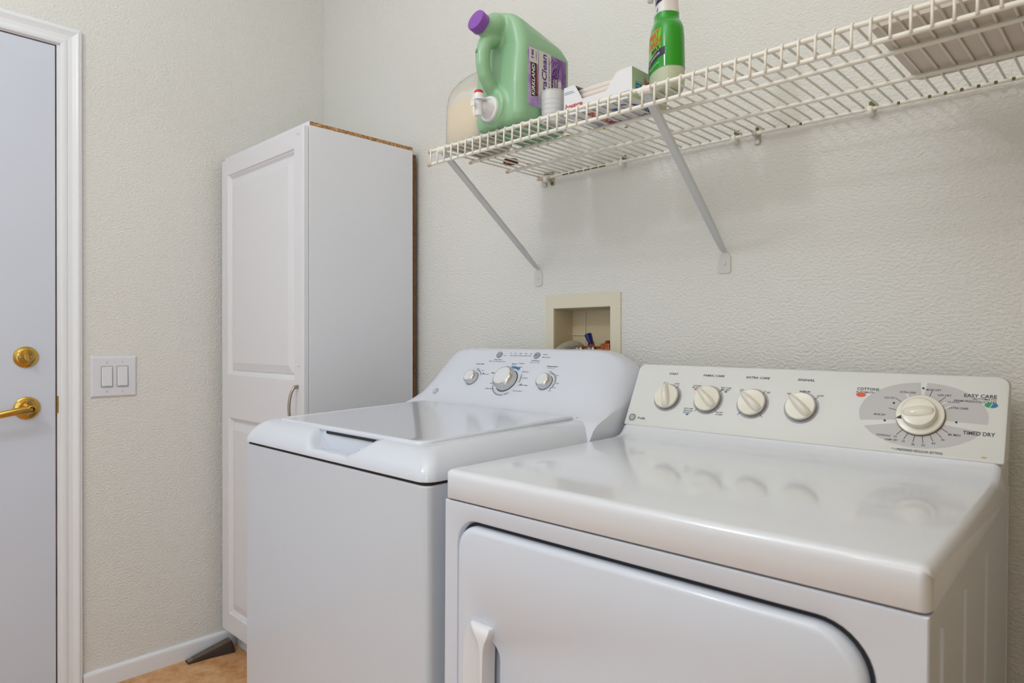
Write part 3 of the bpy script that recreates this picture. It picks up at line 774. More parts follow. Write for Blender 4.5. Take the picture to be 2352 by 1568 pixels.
emblem(CP, 17.5, 17.8, 9.0, PRINTK, WHITEP, dcon)
for mat, spots in ((REDP, ((151, 94.6, 3.4, 1.9), (473.6, 104.6, 8.2, 4.6))), (GREENP, ((219, 93.4, 3.6, 1.8),)), (TEALP, ((146, 36.0, 3.4, 1.8),))):
    for u, w, a, b_ in spots:
        b = NB(); CP.disc(b, u, w, a, .5, 24, b_); part('colour_spot', b, mat, dcon)
b = NB(); CP.poly(b, [(667+8.2*cos(rad(a)), 98.7+4.6*sin(rad(a))) for a in range(75, 256, 12)], .5); part('colour_spot', b, GREENP, dcon)
b = NB(); CP.poly(b, [(668.6+8.2*cos(rad(a)), 98.7+4.6*sin(rad(a))) for a in range(-105, 76, 12)], .5); part('colour_spot', b, TEALP, dcon)
# three grey sectors behind the dial
U, V = 570.3, 71.5
def sector(a0, a1, n=40):
    b = NB(); P_ = [(U+95.5*cos(rad(a0+(a1-a0)*i/n)), V+2+60.5*sin(rad(a0+(a1-a0)*i/n))) for i in range(n+1)]
    Q_ = [(U+34*cos(rad(a0+(a1-a0)*i/n)), V+34*sin(rad(a0+(a1-a0)*i/n))) for i in range(n+1)]
    for i in range(n): CP.poly(b, [P_[i], Q_[i], Q_[i+1], P_[i+1]], .22)
    part('gray_sector', b, ELLG, dcon)
sector(93, 197); sector(-9, 87); sector(208, 338)
b = NB()
for d in ((528.2, 92.1), (570.2, 123.2), (517.7, 57.9), (622.7, 64.4)): CP.disc(b, *d, 1.9, .5, 14)
def rt(b, a, r0, r1, th=.9): CP.line(b, (U+r0*cos(rad(a)), V+r0*sin(rad(a))), (U+r1*cos(rad(a)), V+r1*sin(rad(a))), th, .5)
for a in (74, 48, 143, 168, -32, -47, -63, -80, -97, -114, -130): rt(b, a, 35, 50)
part('dial_ticks', b, PRINTK, dcon)
b = NB(); rt(b, 122, 36, 46, 1.6); rt(b, 38, 36, 47, 1.6); rt(b, 26, 36, 48, 1.6); part('white_dial_ticks', b, WHITEP, dcon)
b = NB()
for i, (u, w, a) in enumerate(kc):
    for t in ((a, 55), (a, 45), (a, 55, -135, -48), (a, 42), (90, 44))[i] if i else (a, 58):
        CP.line(b, (u+28*cos(rad(t)), w+28*sin(rad(t))), (u+37*cos(rad(t)), w+37*sin(rad(t))), .8, .6)
for t in (45, -132, -47): CP.line(b, (185+28*cos(rad(t)), 72+28*sin(rad(t))), (185+37*cos(rad(t)), 72+37*sin(rad(t))), .8, .6)
for t in (42, 90): CP.line(b, (374+28*cos(rad(t)), 70+28*sin(rad(t))), (374+37*cos(rad(t)), 70+37*sin(rad(t))), .8, .6)
part('knob_ticks', b, PRINTK, dcon)
for u, w, a in kc:
    b = NB(); CP.disc(b, u, w, 32.5, .25, 40); part('knob_halo', b, DISCG, dcon)
    c = CP.p(u, w)
    b = NB(); lathe(b, c, CP.N, [(.0235, .0004), (.0255, .003), (.0272, .0085), (.0268, .0105), (.0262, .0112), (.014, .0103), (.0001, .0098)], 44)
    k = part('knob', b, ALMOND, T, label='almond dial knob with a pointer ridge', smooth=True, angle=45)
    b = NB(); lathe(b, c, CP.N, [(.0268, .0050), (.0279, .0062), (.0279, .0078), (.0272, .0088)], 44, cap0=False, cap1=False); part('chrome_rim', b, CHROME, k, smooth=True)
    b = NB(); d = CP.X*cos(rad(a))+CP.Y*sin(rad(a)); q = CP.N.cross(d); rings = []
    for s, hw, h in ((-.0262, .0042, .0118), (-.023, .0062, .0165), (-.014, .0066, .0205), (0, .0062, .0225), (.012, .0054, .0225), (.022, .0044, .0200), (.029, .0030, .0160), (.0325, .0012, .0125)):
        rings.append([c+d*s+q*(hw*1.25)*x+CP.N*(.0085+(h-.0085)*y) for x, y in ((-1.15, 0), (-1, .45), (-.75, .82), (-.35, 1), (.35, 1), (.75, .82), (1, .45), (1.15, 0))])
    loft(b, rings); pt = part('pointer_ridge', b, ALMOND, k, smooth=True, angle=60)
    b = NB(); p0, p1 = c+d*.0245+CP.N*.0198, c+d*.0325+CP.N*.0138
    b.faces.new([b.verts.new(x+CP.N*.0004) for x in (p0+q*.0004, p0-q*.0004, p1-q*.0004, p1+q*.0004)]); part('pointer_line', b, PRINTK, k)
c = CP.p(U, V)
b = NB(); lathe(b, c, CP.N, [(.0355, .0006), (.0366, .0025), (.0366, .0050), (.0355, .0065), (.0268, .0076)], 64); k = part('timer_dial', b, ALMOND, T, label='large almond timer dial', smooth=True, angle=40)
b = NB(); lathe(b, c, CP.N, [(.0372, .0004), (.0372, .0016)], 64); part('dial_rim', b, M('rusty_rim', (120, 84, 56), .7), k)
b = NB(); lathe(b, c, CP.N, [(.0268, .0070), (.0272, .0085), (.0262, .0180), (.0248, .0196), (.020, .0203)], 56, cap0=False, cap1=True); kk = part('dial_grip', b, ALMOND, k, smooth=True, angle=40)
b = NB(); rings = []
d = CP.X*cos(rad(188))+CP.Y*sin(rad(188)); q = CP.N.cross(d)
for s, hw, h in ((-.0235, .006, .0198), (-.018, .009, .0222), (0, .0100, .0240), (.018, .009, .0222), (.0235, .006, .0198)):
    rings.append([c+d*s+q*hw*x+CP.N*(.0185+(h-.0185)*y) for x, y in ((-1.2, 0), (-.8, .6), (-.3, 1), (.3, 1), (.8, .6), (1.2, 0))])
loft(b, rings); part('grip_ridge', b, ALMOND, k, smooth=True)
b = NB(); a = rad(196); e = Vector((cos(a), sin(a))); f = Vector((-e.y, e.x)); o_ = Vector((U, V))
P1, P2, P3 = o_+e*36.2, o_+e*27.6+f*3.6, o_+e*27.6-f*3.6
CP.poly(b, [tuple(P1), tuple(P2), tuple(P3)], 7.8); part('dial_pointer', b, PRINTK, k)
b = NB(); CP.disc(b, 664, 8, 4, .3, 10, 1.2); part('rust_spot', b, RUST, dcon)

# ================================================================== wire shelf
SX0, SX1 = 1.190, 2.612
def zs(x): return 1.5868-.0095*(x-1.19)
RR, WR = .0040, .0021
T = Thing('wire_shelf', 'white vinyl-coated wire shelf on the back wall above the machines', 'shelf', (SX0, 0, 1.5868))
def rail(name, y, dz, x0, r=RR, lab=None):
    b = NB(); tube(b, [(x0, y, zs(x0)+dz), (SX1, y, zs(SX1)+dz)], r, 12)
    o = part(name, b, SHELF, T, smooth=True, angle=60)
    b = NB(); tube(b, [(x0-.003, y, zs(x0)+dz), (x0-.001, y, zs(x0)+dz), (x0+.010, y, zs(x0)+dz)], [r*.7, r+.0008, r+.0008], 12); part('end_cap', b, CAPP, o, label='peach plastic end cap', smooth=True, angle=50)
    return o
rail('front_rail', -.4060, .0005, SX0); rail('front_rail', -.4085, -.0315, SX0)
rail('middle_rail', -.2740, -.0006, SX0+.002); rail('middle_rail', -.1400, -.0006, SX0+.004); rail('wall_rail', -.0150, 0, SX0+.006)
b = NB(); h = RR+WR-.0004
tube(b, [(0, -.0135, h), (0, -.12, h), (0, -.26, h), (0, -.4000, h), (0, -.4055, h-.0004), (0, -.4098, h-.0022), (0, -.4118, h-.0055), (0, -.4126, -.015), (0, -.4134, -.0335)], WR, 7)
wm = bpy.data.meshes.new('wire'); bmesh.ops.recalc_face_normals(b, faces=b.faces[:]); b.to_mesh(wm); b.free(); wm.materials.append(SHELF)
for p_ in wm.polygons: p_.use_smooth = True
xw = 1.2030; n = 0
while xw < SX1-.005:
    o = bpy.data.objects.new('wire', wm); COL.objects.link(o); o.parent = T.o; o.location = (xw-SX0, 0, zs(xw)-1.5868); OFF[o.name] = T.off
    xw += .02505; n += 1
# diagonal braces
for fx, wx, wz in ((1.239, 1.1848, 1.3046), (1.808, 1.7575, 1.3019), (2.385, 2.335, 1.300)):
    A = Vector((fx, -.4075, zs(fx)-.008)); B = Vector((wx, -.004, wz+.026))
    d = (B-A).normalized(); s = Vector((1, 0, 0)); s = (s-d*s.dot(d)).normalized(); nn = d.cross(s)
    b = NB()
    def rr_(p, hw, t): return [p+s*x*hw+nn*y*t for x, y in ((-1, 0), (-.75, -1), (.75, -1), (1, 0), (.7, .35), (-.7, .35))]
    L = (B-A).length
    loft(b, [rr_(A-d*.006, .006, .003), rr_(A+d*.012, .0095, .006), rr_(A+d*.05, .0095, .007), rr_(A+d*(L*.8), .0095, .007), rr_(B-d*.012, .0075, .004), rr_(B, .004, .002)])
    br = part('brace', b, BRACE, T, label='grey painted diagonal brace', smooth=True, angle=30)
    b = NB(); tube(b, [A+Vector((-.012, 0, .004)), A+Vector((0, -.001, .0045)), A+Vector((.012, 0, .004))], .0075, 10); part('brace_hook', b, SHELF, br)
    b = NB(); lp = rrect(wx-.0155, wx+.0155, wz-.022, wz+.026, (.005, .005, .014, .014), 4)
    loft(b, [[(a, y, c_) for a, c_ in ins2(lp, i, wx-.0155, wx+.0155, wz-.022, wz+.026)] for y, i in ((-.0003, 0), (-.0022, 0), (-.0028, .0008))]); part('brace_foot', b, M('painted_foot', (214, 212, 206), .5), br)
    b = NB(); lathe(b, (wx, -.0028, wz+.001), (0, -1, 0), [(.0048, 0), (.0044, .0016), (.0018, .0024)], 14); part('screw', b, BRACE, br)
# wall clips
for cx, kind in ((1.212, 1), (1.226, 0), (1.2395, 1), (1.4817, 0), (1.786, 0), (1.8355, 1), (2.066, 0), (2.37, 0)):
    z = zs(cx); b = NB()
    if kind == 0:
        box(b, cx-.0062, cx+.0062, -.0225, -.0004, z-.012, z+.0055, .0035, 2)
        cl = part('wall_clip', b, SHELF, T, label='white plastic wall clip', smooth=True, angle=50)
        b = NB(); box(b, cx-.004, cx+.0065, -.006, -.0003, z+.005, z+.018, .001, 1); part('clip_tab', b, OLIVE, cl)
    else:
        box(b, cx-.0055, cx+.0055, -.0205, -.0004, z-.006, z+.006, .002, 1); box(b, cx-.0065, cx+.0065, -.003, -.0003, z-.022, z+.018, .001, 1)
        cl = part('wall_clip', b, M('worn_clip', (196, 190, 172), .5), T, label='metal wall clip with screws', smooth=True, angle=50)
        b = NB(); lathe(b, (cx, -.003, z-.016), (0, -1, 0), [(.0055, 0), (.005, .002), (.0018, .0028)], 14); part('screw', b, OLIVE if cx > 1.23 and cx < 1.3 else BRACE, cl)
        b = NB(); lathe(b, (cx, -.003, z+.013), (0, -1, 0), [(.004, 0), (.0036, .0015), (.0015, .002)], 14); part('screw', b, OLIVE, cl)
# bits of bare metal and residue on the wires
b = NB()
for cx in (1.91, 1.935, 2.117, 2.168, 2.193, 2.218, 2.243, 2.268, 2.293):
    box(b, cx-.0026, cx+.0026, -.0202, -.0168, zs(cx)-.0035, zs(cx)+.002, .001, 1)
for cx in (1.30, 1.325, 1.35, 1.375, 1.40, 1.425):
    box(b, cx-.011, cx+.010, -.0195, -.0165, zs(cx)-.0035, zs(cx)-.0005, .0008, 1)
part('worn_spots', b, OLIVE, T, stuff=True)
b = NB()
for cx, cy in ((1.236, -.2745), (1.262, -.2745), (1.288, -.2746), (1.33, -.274), (1.36, -.275), (1.405, -.274), (1.43, -.275), (1.46, -.274), (1.285, -.405), (1.36, -.406), (1.51, -.405), (1.25, -.20), (1.27, -.215), (1.30, -.17), (1.53, -.29), (1.66, -.252), (1.62, -.276)):
    r = bmesh.ops.create_icosphere(b, subdivisions=1, radius=.0027)
    for v in r['verts']: v.co = Vector((cx+v.co.x*(1.2+random.random()), cy+v.co.y*1.2, zs(cx)-.0032+v.co.z*.8))
part('rusty_residue', b, RUST, T, stuff=True)
def top(x): return zs(x)+RR+2*WR+.0002

# ================================================================== green detergent jug
gx0, gx1, gy0, gy1 = 1.357, 1.506, -.418, -.250
gxc, gz = (gx0+gx1)/2-.002, top(1.43)
T = Thing('detergent_jug', 'large pale green detergent jug with purple cap and white spigot', 'jug', (gxc, (gy0+gy1)/2, gz))
bm = NB()
def vrr(x0, x1, y0, y1, z, r): return [(a, b, z) for a, b in rrect(x0, x1, y0, y1, r, 6)]
rings = [vrr(gx0+.012, gx1-.012, gy0+.014, gy1-.012, gz, .022), vrr(gx0+.003, gx1-.003, gy0+.004, gy1-.003, gz+.006, .027), vrr(gx0, gx1, gy0, gy1, gz+.018, (.026, .024, .014, .014))]
rings += [vrr(gx0, gx1, gy0, gy1, gz+.09, (.026, .024, .013, .013)), vrr(gx0, gx1, gy0+.004, gy1, gz+.13, (.026, .024, .013, .013)), vrr(gx0, gx1, gy0+.008, gy1, gz+.168, (.026, .024, .013, .013))]
sh = [(.180, .0015, .0015), (.188, .006, .006), (.1945, .015, .012), (.200, .028, .020), (.204, .042, .032), (.2055, .055, .05)]
for dz, ins_, yb in sh:
    t_ = dz
    rings.append([(a, b, z+(gy1-b)*.24*sm((dz-.178)/.022)) for a, b, z in vrr(gx0+ins_, gx1-ins_, gy0+.008-ins_*.2, gy1-yb, gz+dz, min(.026, (gx1-gx0)/2-ins_-.001))])
loft(bm, rings)
# shoulder running up to the neck
capc = Vector((gxc, -.462, gz+.211)); ax = Vector((0, -.95, .30)).normalized()
tube(bm, [(gxc, -.30, gz+.186), (gxc, -.355, gz+.206), (gxc, -.395, gz+.216), (gxc, -.422, gz+.2175), capc-ax*.018, capc-ax*.004], [.032, .034, .033, .029, .0225, .0195], 20)
# handle
tube(bm, [(gxc, -.405, gz+.196), (gxc, -.428, gz+.186), (gxc, -.446, gz+.172), (gxc, -.453, gz+.150), (gxc, -.453, gz+.125), (gxc, -.447, gz+.104), (gxc, -.434, gz+.087), (gxc, -.418, gz+.074), (gxc, -.398, gz+.062)], [.018, .0175, .0165, .016, .0155, .0155, .016, .017, .018], 16)
# boss behind the spigot
lathe(bm, (gxc-.002, gy0+.02, gz+.043), (0, -1, 0), [(.044, 0), (.0435, .022), (.0385, .0240), (.0375, .0300), (.030, .031)], 40)
me = bpy.data.meshes.new('jt'); bmesh.ops.recalc_face_normals(bm, faces=bm.faces[:]); bm.to_mesh(me); bm.free()
to = bpy.data.objects.new('jt', me); COL.objects.link(to)
m1 = to.modifiers.new('r', 'REMESH'); m1.mode = 'VOXEL'; m1.voxel_size = .0026
m2 = to.modifiers.new('s', 'SMOOTH'); m2.factor = .5; m2.iterations = 9
me2 = bpy.data.meshes.new_from_object(to.evaluated_get(bpy.context.evaluated_depsgraph_get())); bpy.data.objects.remove(to)
jb = link_mesh('jug_body', me2, GREEN, T, smooth=True)
for k in range(4):                                            # ribs across the sloping top
    yb = -.345+.024*k
    b = NB(); z0 = gz+.2275-.24*(yb+.345)-.0035
    tube(b, [(gxc-.040, yb+.010, z0-.009), (gxc-.022, yb+.003, z0-.0022), (gxc, yb, z0), (gxc+.022, yb+.003, z0-.0022), (gxc+.042, yb+.010, z0-.010)], .0036, 8); part('top_rib', b, GREEN, T, smooth=True)
b = NB(); lathe(b, capc-ax*.006, ax, [(.0228, 0), (.0232, .002), (.0232, .017), (.0222, .0192), (.020, .0198), (.0005, .0195)], 40); part('cap', b, PURP, T, label='purple screw cap', smooth=True, angle=40)
# spigot
SPC = Vector((gxc-.004, gy0-.010, gz+.037))
b = NB(); lathe(b, SPC, (0, -1, 0), [(.0275, 0), (.0275, .004), (.0262, .006), (.0215, .007), (.0205, .010), (.0170, .013), (.0150, .024), (.011, .030)], 40); sp = part('spigot', b, WHITEPL, T, label='white dispensing spigot', smooth=True, angle=40)
b = NB(); lathe(b, SPC+Vector((0, -.033, -.022)), (0, 0, 1), [(.0085, 0), (.0095, .018), (.0105, .030), (.0112, .044), (.0105, .047)], 24); part('spigot_spout', b, WHITEPL, sp, smooth=True, angle=40)
b = NB()
loft(b, [[(SPC.x+a, SPC.y-.033+c_, SPC.z+.011+z-.10*(abs(a))) for a, c_ in rrect(-.020, .020, -.013, .013, .012, 5)] for z in (0, .0028)]); part('spigot_lever', b, WHITEPL, sp, smooth=True, angle=40)
b = NB(); lathe(b, SPC+Vector((0, -.033, .024)), (0, 0, 1), [(.0100, 0), (.0104, .003), (.0085, .0075), (.004, .0095), (.0005, .010)], 24); part('spigot_button', b, REDPL, sp, label='red push button', smooth=True)
b = NB(); box(b, SPC.x-.006, SPC.x+.006, SPC.y-.052, SPC.y-.049, SPC.z-.006, SPC.z+.007, .001, 1); part('spigot_tag', b, WHITEPL, sp)
# printed label on the broad side
LXp = gx1+.0009
ly0_, ly1_, lz0, lz1 = -.3935, -.2665, 1.6300, 1.7560
def LP(y, z, d=0): return Vector((LXp+d, y, z))
b = NB(); loft(b, [[(x, a, c_) for a, c_ in rrect(ly0_, ly1_, lz0, lz1, .006, 4)] for x in (gx1-.004, LXp)]); lab = part('label', b, LBLBASE, T, label='lilac and white printed label')
YY = lambda f: ly0_+(ly1_-ly0_)*f
ZZ = lambda f: lz1-(lz1-lz0)*f
def patch(name, y0, y1, z0, z1, mat, d=.0003, r=.002):
    b = NB(); loft(b, [[LP(a, c_, d) for a, c_ in rrect(YY(y0), YY(y1), ZZ(z1), ZZ(z0), r, 3)]], cap1=False); return part(name, b, mat, lab)
patch('label_block', .27, .585, .0, 1.0, LBLWHITE); patch('label_block', .02, .25, .01, .26, LBLWHITE)
patch('label_block', .60, .995, .01, .36, LBLPURP); patch('label_block', .60, .76, .34, .99, LBLDEEP, .0004); patch('label_block', .78, .86, .40, .99, LBLWHITE, .0004); patch('label_block', .86, .995, .36, .99, LBLPURP)
b = NB()
loft(b, [[LP(YY(f), ZZ(g), .0004) for f, g in ((.06, .27), (.21, .25), (.245, .80), (.08, .84))]], cap1=False); part('label_block', b, LBLBLACK, lab)
XV, YV = (0, 0, 1), (0, -1, 0)
def lt(s, f, g, w, cap, mat, sh=0.0, bold=0.0, d=.0007): return text('lettering', s, mat, lab, LP(YY(f), ZZ(g), d), XV, YV, w, cap, shear=sh, lift=0, bold=bold)
lt('KIRKLAND', .125, .545, .067, .0095, WHITEP, .08, .02); lt('Signature', .205, .55, .060, .0062, LBLRED, .2)
lt('146', .105, .115, .019, .0075, LBLPRINT, .1, .03); lt('LOADS*', .20, .125, .020, .0036, LBLPRINT)
lt('UltraClean', .405, .47, .110, .0155, LBLPRINT, .1, .02); lt('HE LAUNDRY DETERGENT', .535, .50, .113, .0046, LBLPRINT)
lt('HIGH STAIN-', .655, .66, .068, .0055, WHITEP, .1, .01); lt('FIGHTING POWER', .72, .66, .070, .0055, WHITEP, .1, .01)
lt('Lavender Scent', .82, .72, .058, .0045, BLACK, .2)
b = NB()
for k in range(26):
    f, g = .64+.20*random.random(), .05+.28*random.random(); L_ = .010+.010*random.random(); a_ = rad(100+40*random.random())
    p0 = LP(YY(f), ZZ(g), .0006); v = Vector((0, cos(a_), -sin(a_)))*L_; q = Vector((0, sin(a_), cos(a_)))*.0009
    b.faces.new([b.verts.new(x) for x in (p0+q, p0-q, p0+v-q*.3, p0+v+q*.3)])
part('lavender_sprigs', b, LBLPRINT, lab)
for f, w_ in ((.895, .040), (.93, .044), (.965, .038)):
    b = NB()
    for q_ in range(13): box(b, LXp+.0005, LXp+.0006, YY(f)-.0008, YY(f)+.0008, ZZ(.12)-w_*q_/13-w_/13*.7, ZZ(.12)-w_*q_/13)
    part('fine_print', b, LBLPRINT, lab)
b = NB()
for q_ in range(8):
    for r_ in range(2):
        if (q_*3+r_*5) % 7 == 3: continue
        z_ = gz+.148-.0045*r_+.0006*q_; vv_ = []
        for a_, dz_ in ((-68+8.5*q_, 0), (-68+8.5*q_+6, 0), (-68+8.5*q_+6, .0028), (-68+8.5*q_, .0028)):
            vv_.append(b.verts.new((gxc+.0158*sin(rad(a_)), -.453-.0158*cos(rad(a_)), z_+dz_)))
        b.faces.new(vv_)
part('date_code', b, PRINTK, T)

# ================================================================== translucent bleach jug
bx0, bx1, by0, by1 = 1.2055, 1.3405, -.385, -.250
bxc, byc, bz = (bx0+bx1)/2, (by0+by1)/2, top(1.27)
T = Thing('bleach_jug', 'translucent white jug of amber liquid behind the green detergent jug', 'jug', (bxc, byc, bz))
def sq(cx, cy, hx, hy, z, e=4, n=40): 
    return [(cx+hx*math.copysign(abs(cos(2*pi*i/n))**(2/e), cos(2*pi*i/n)), cy+hy*math.copysign(abs(sin(2*pi*i/n))**(2/e), sin(2*pi*i/n)), z) for i in range(n)]
def jugrings(s=0.0, zt=9):
    R_ = []
    for dz, h, e, sx in ((0, .058, 4, 0), (.003, .063, 4.4, 0), (.010, .0672, 4.4, 0), (.06, .0668, 4.4, 0), (.105, .0655, 4.2, 0), (.125, .064, 3.8, .0005), (.142, .0600, 3.3, .004), (.157, .0520, 2.8, .011), (.169, .0410, 2.4, .020), (.178, .0290, 2.1, .029), (.184, .0205, 2, .034), (.196, .0185, 2, .036)):
        if dz > zt: break
        R_.append(sq(bxc+sx, byc, h-s, h-s, bz+dz+(s if dz < .003 else 0), e))
    return R_
bm = NB(); loft(bm, jugrings()); part('jug_shell', bm, JUGSHELL, T, smooth=True, angle=60)
bm = NB(); loft(bm, jugrings(.0016, .106)); part('liquid', bm, LIQ, T, label='amber liquid filling the lower part', smooth=True, angle=60)
bm = NB(); lathe(bm, (bxc+.036, byc, bz+.1945), (0, 0, 1), [(.021, 0), (.021, .016), (.019, .018)], 28); part('cap', bm, WHITEPL, T, smooth=True, angle=40)
bm = NB(); tube(bm, [(bxc+.02, by1-.006, bz+.112), (bxc+.024, by1+.008, bz+.135), (bxc+.028, by1+.004, bz+.160), (bxc+.032, by1-.020, bz+.178), (bxc+.034, byc+.016, bz+.183)], .0105, 14); part('jug_handle', bm, JUGSHELL, T, smooth=True)

# dark red-brown lid lying near the wall side of the shelf
lz_ = top(1.236)
T = Thing('jar_lid', 'small dark red-brown round lid lying flat on the wire shelf near the left end', 'lid', (1.240, -.172, lz_))
b = NB(); lathe(b, (1.240, -.172, lz_), (0, 0, 1), [(.019, 0), (.020, .001), (.020, .008), (.0185, .0095), (.010, .010)], 32); part('lid_shell', b, REDBROWN, T, smooth=True, angle=40)

# ================================================================== frosted measuring cup
ccx, ccy, cz = 1.5335, -.3440, top(1.53)
T = Thing('measuring_cup', 'frosted plastic measuring cup in front of the purple jug label', 'cup', (ccx, ccy, cz))
bm = NB(); lathe(bm, (ccx, ccy, cz), (0, 0, 1), [(.0225, 0), (.0235, .0008), (.0245, .03), (.0256, .0655), (.0264, .066), (.0264, .068), (.0248, .068), (.0236, .03), (.0226, .002)], 40, cap1=True); part('cup_wall', bm, CUPM, T, smooth=True, angle=40)
for dz in (.018, .028, .038, .048):
    b = NB(); lathe(b, (ccx, ccy, cz), (0, 0, 1), [(.0241+dz*.035, dz), (.0245+dz*.035, dz+.0005), (.0241+dz*.035, dz+.001)], 40, cap0=False, cap1=False); part('measure_line', b, CUPM, T)

# ================================================================== dryer sheet carton
kx0, kx1, ky0, ky1, kz = 1.584, 1.7515, -.3670, -.2420, top(1.66)
T = Thing('dryer_sheet_box', 'white torn-open dryer sheet carton with red lettering on the wire shelf', 'box', ((kx0+kx1)/2, (ky0+ky1)/2, kz))
kl = kx1-kx0
outl = [(0, 0), (kl, 0), (kl, .0585), (.137, .0585), (.127, .052), (.1235, .0455), (.117, .041), (.1125, .031), (.104, .026), (.050, .0255), (.047, .0265), (.0405, .039), (.028, .0595), (0, .0590)]
for y in (ky0, ky1-.001):
    b = NB(); prism(b, outl, lambda a, c_: (kx0+a, y, kz+c_), lambda a, c_: (kx0+a, y+.001, kz+c_)); pf = part('long_side', b, CARTON, T)
    if y == ky0: front = pf
b = NB(); box(b, kx0, kx0+.001, ky0+.001, ky1-.001, kz, kz+.059); part('end_flap', b, CARTON, T)
b = NB(); box(b, kx1-.001, kx1, ky0+.001, ky1-.001, kz, kz+.0585); endp = part('end_flap', b, CARTGREEN, T, label='pale green printed end')
b = NB(); box(b, kx0+.001, kx1-.001, ky0+.001, ky1-.001, kz, kz+.001); btm = part('bottom_panel', b, CARTON, T)
b = NB(); loft(b, [[(kx0+.001, ky0+.001, z), (kx0+.028, ky0+.001, z), (kx0+.036, (ky0+ky1)/2, z), (kx0+.028, ky1-.001, z), (kx0+.001, ky1-.001, z)] for z in (kz+.0582, kz+.0590)]); part('top_flap', b, CARTON, T)
b = NB(); loft(b, [[(kx0+.137, ky0+.001, z), (kx1-.001, ky0+.001, z), (kx1-.001, ky1-.001, z), (kx0+.137, ky1-.001, z)] for z in (kz+.0575, kz+.0583)]); part('top_flap', b, CARTON, T)
b = NB(); loft(b, [[(kx0+.0285, ky0+.0012, kz+.0585), (kx0+.0385, ky0+.0015, kz+.0525), (kx0+.0395, ky0+.008, kz+.0520), (kx0+.030, ky0+.010, kz+.058)]], cap1=False); part('torn_edge', b, CARTONB, T)
for k in range(5):
    b = NB(); box(b, kx0+.006, kx1-.006, ky0+.004+.003*k, ky1-.004, kz+.002+.0106*k, kz+.0120+.0106*k, .003, 2); part('folded_sheet', b, SHEETS, T, smooth=True, angle=40)
FX, FZ = (1, 0, 0), (0, 0, 1)
text('lettering', 'bounce', CARTRED, front, (kx0+.0265, ky0-.0006, kz+.0185), FX, FZ, .045, .0105, lift=0, shear=.12, bold=.045)
text('lettering', 'bounce', CARTON, front, (kx0+.0265, ky0-.0010, kz+.0185), FX, FZ, .0445, .0103, lift=0, shear=.12, bold=.008)
text('lettering', 'bounce', CARTRED, front, (kx0+.0265, ky0-.0013, kz+.0185), FX, FZ, .044, .0101, lift=0, shear=.12, bold=-.012)
def fine(name, parent, x0, y, z, w, h, mat, n=14, axis='y'):
    b = NB()
    for q_ in range(n):
        xa = x0+w*q_/n; box(b, xa, xa+w/n*.72, y-.0004, y-.0001, z, z+h)
    part(name, b, mat, parent)
fine('fine_print', front, kx0+.002, ky0, kz+.0475, .022, .0011, CARTBLUE); fine('fine_print', front, kx0+.002, ky0, kz+.0440, .027, .0011, CARTBLUE)
fine('fine_print', front, kx0+.136, ky0, kz+.0125, .028, .0011, CARTBLUE); fine('fine_print', front, kx0+.136, ky0, kz+.0095, .018, .0009, CARTBLUE); fine('fine_print', front, kx0+.136, ky0, kz+.0066, .022, .0009, CARTBLUE)
b = NB(); box(b, kx0+.1295, kx0+.1340, ky0-.0004, ky0, kz+.0062, kz+.0132); part('recycling_mark', b, CARTBLUE, front)
# end face print
EX, EZ = (0, 1, 0), (0, 0, 1)
b = NB(); box(b, kx1, kx1+.0004, ky0+.012, ky0+.052, kz+.0195, kz+.031); part('teal_panel', b, CARTTEAL, endp)
text('lettering', 'bounce', CARTRED, endp, (kx1+.0005, ky0+.073, kz+.0405), EX, EZ, .060, .0125, lift=0, bold=.02)
text('lettering', 'OUTDOOR FRESH', WHITEP, endp, (kx1+.0006, ky0+.032, kz+.0255), EX, EZ, .034, .0035, lift=0)
fine_b = NB()
for q_ in range(8): box(fine_b, kx1, kx1+.0003, ky0+.012+.005*q_, ky0+.0155+.005*q_, kz+.0335, kz+.0345)
part('fine_print', fine_b, CARTTEAL, endp)
# underside print (read from below)
BX_, BY_ = (1, 0, 0), (0, -1, 0)
bz_ = kz-.0003
def under(name, s, mat, x, y, w, cap, **k): text(name, s, mat, btm, (kx0+x, ky0+y, bz_), (-1, 0, 0), (0, 1, 0) if False else (0, 1, 0), w, cap, lift=0, **k)
text('lettering', 'bounce', CARTRED, btm, (kx0+.060, ky0+.060, bz_), (0, -1, 0), (1, 0, 0), .088, .024, lift=0, bold=.03)
text('lettering', 'DRYER SHEETS', CARTBLUE, btm, (kx0+.028, ky0+.072, bz_), (0, -1, 0), (1, 0, 0), .055, .006, lift=0)
text('lettering', 'OUTDOOR FRESH', CARTBLUE, btm, (kx0+.016, ky0+.088, bz_), (0, -1, 0), (1, 0, 0), .045, .006, lift=0)
b = NB(); 
for (x0_, x1_, y0_, y1_) in ((.098, .118, .030, .062),): box(b, kx0+x0_, kx0+x1_, ky0+y0_, ky0+y1_, bz_-.0001, bz_+.0001)
part('blue_panel', b, CARTBLUE, btm)
b = NB()
for R_ in (.050, .046):
    for i in range(30):
        a0, a1 = rad(-60+7*i), rad(-60+7*(i+1)); w_ = .0012 if R_ < .05 else .0018
        cx_, cy_ = kx0+.098, ky0+.064
        b.faces.new([b.verts.new((cx_+r_*1.15*cos(a), cy_+r_*sin(a), bz_-.0001)) for r_, a in ((R_-w_, a0), (R_+w_, a0), (R_+w_, a1), (R_-w_, a1))])
part('blue_swoosh', b, CARTBLUE, btm)

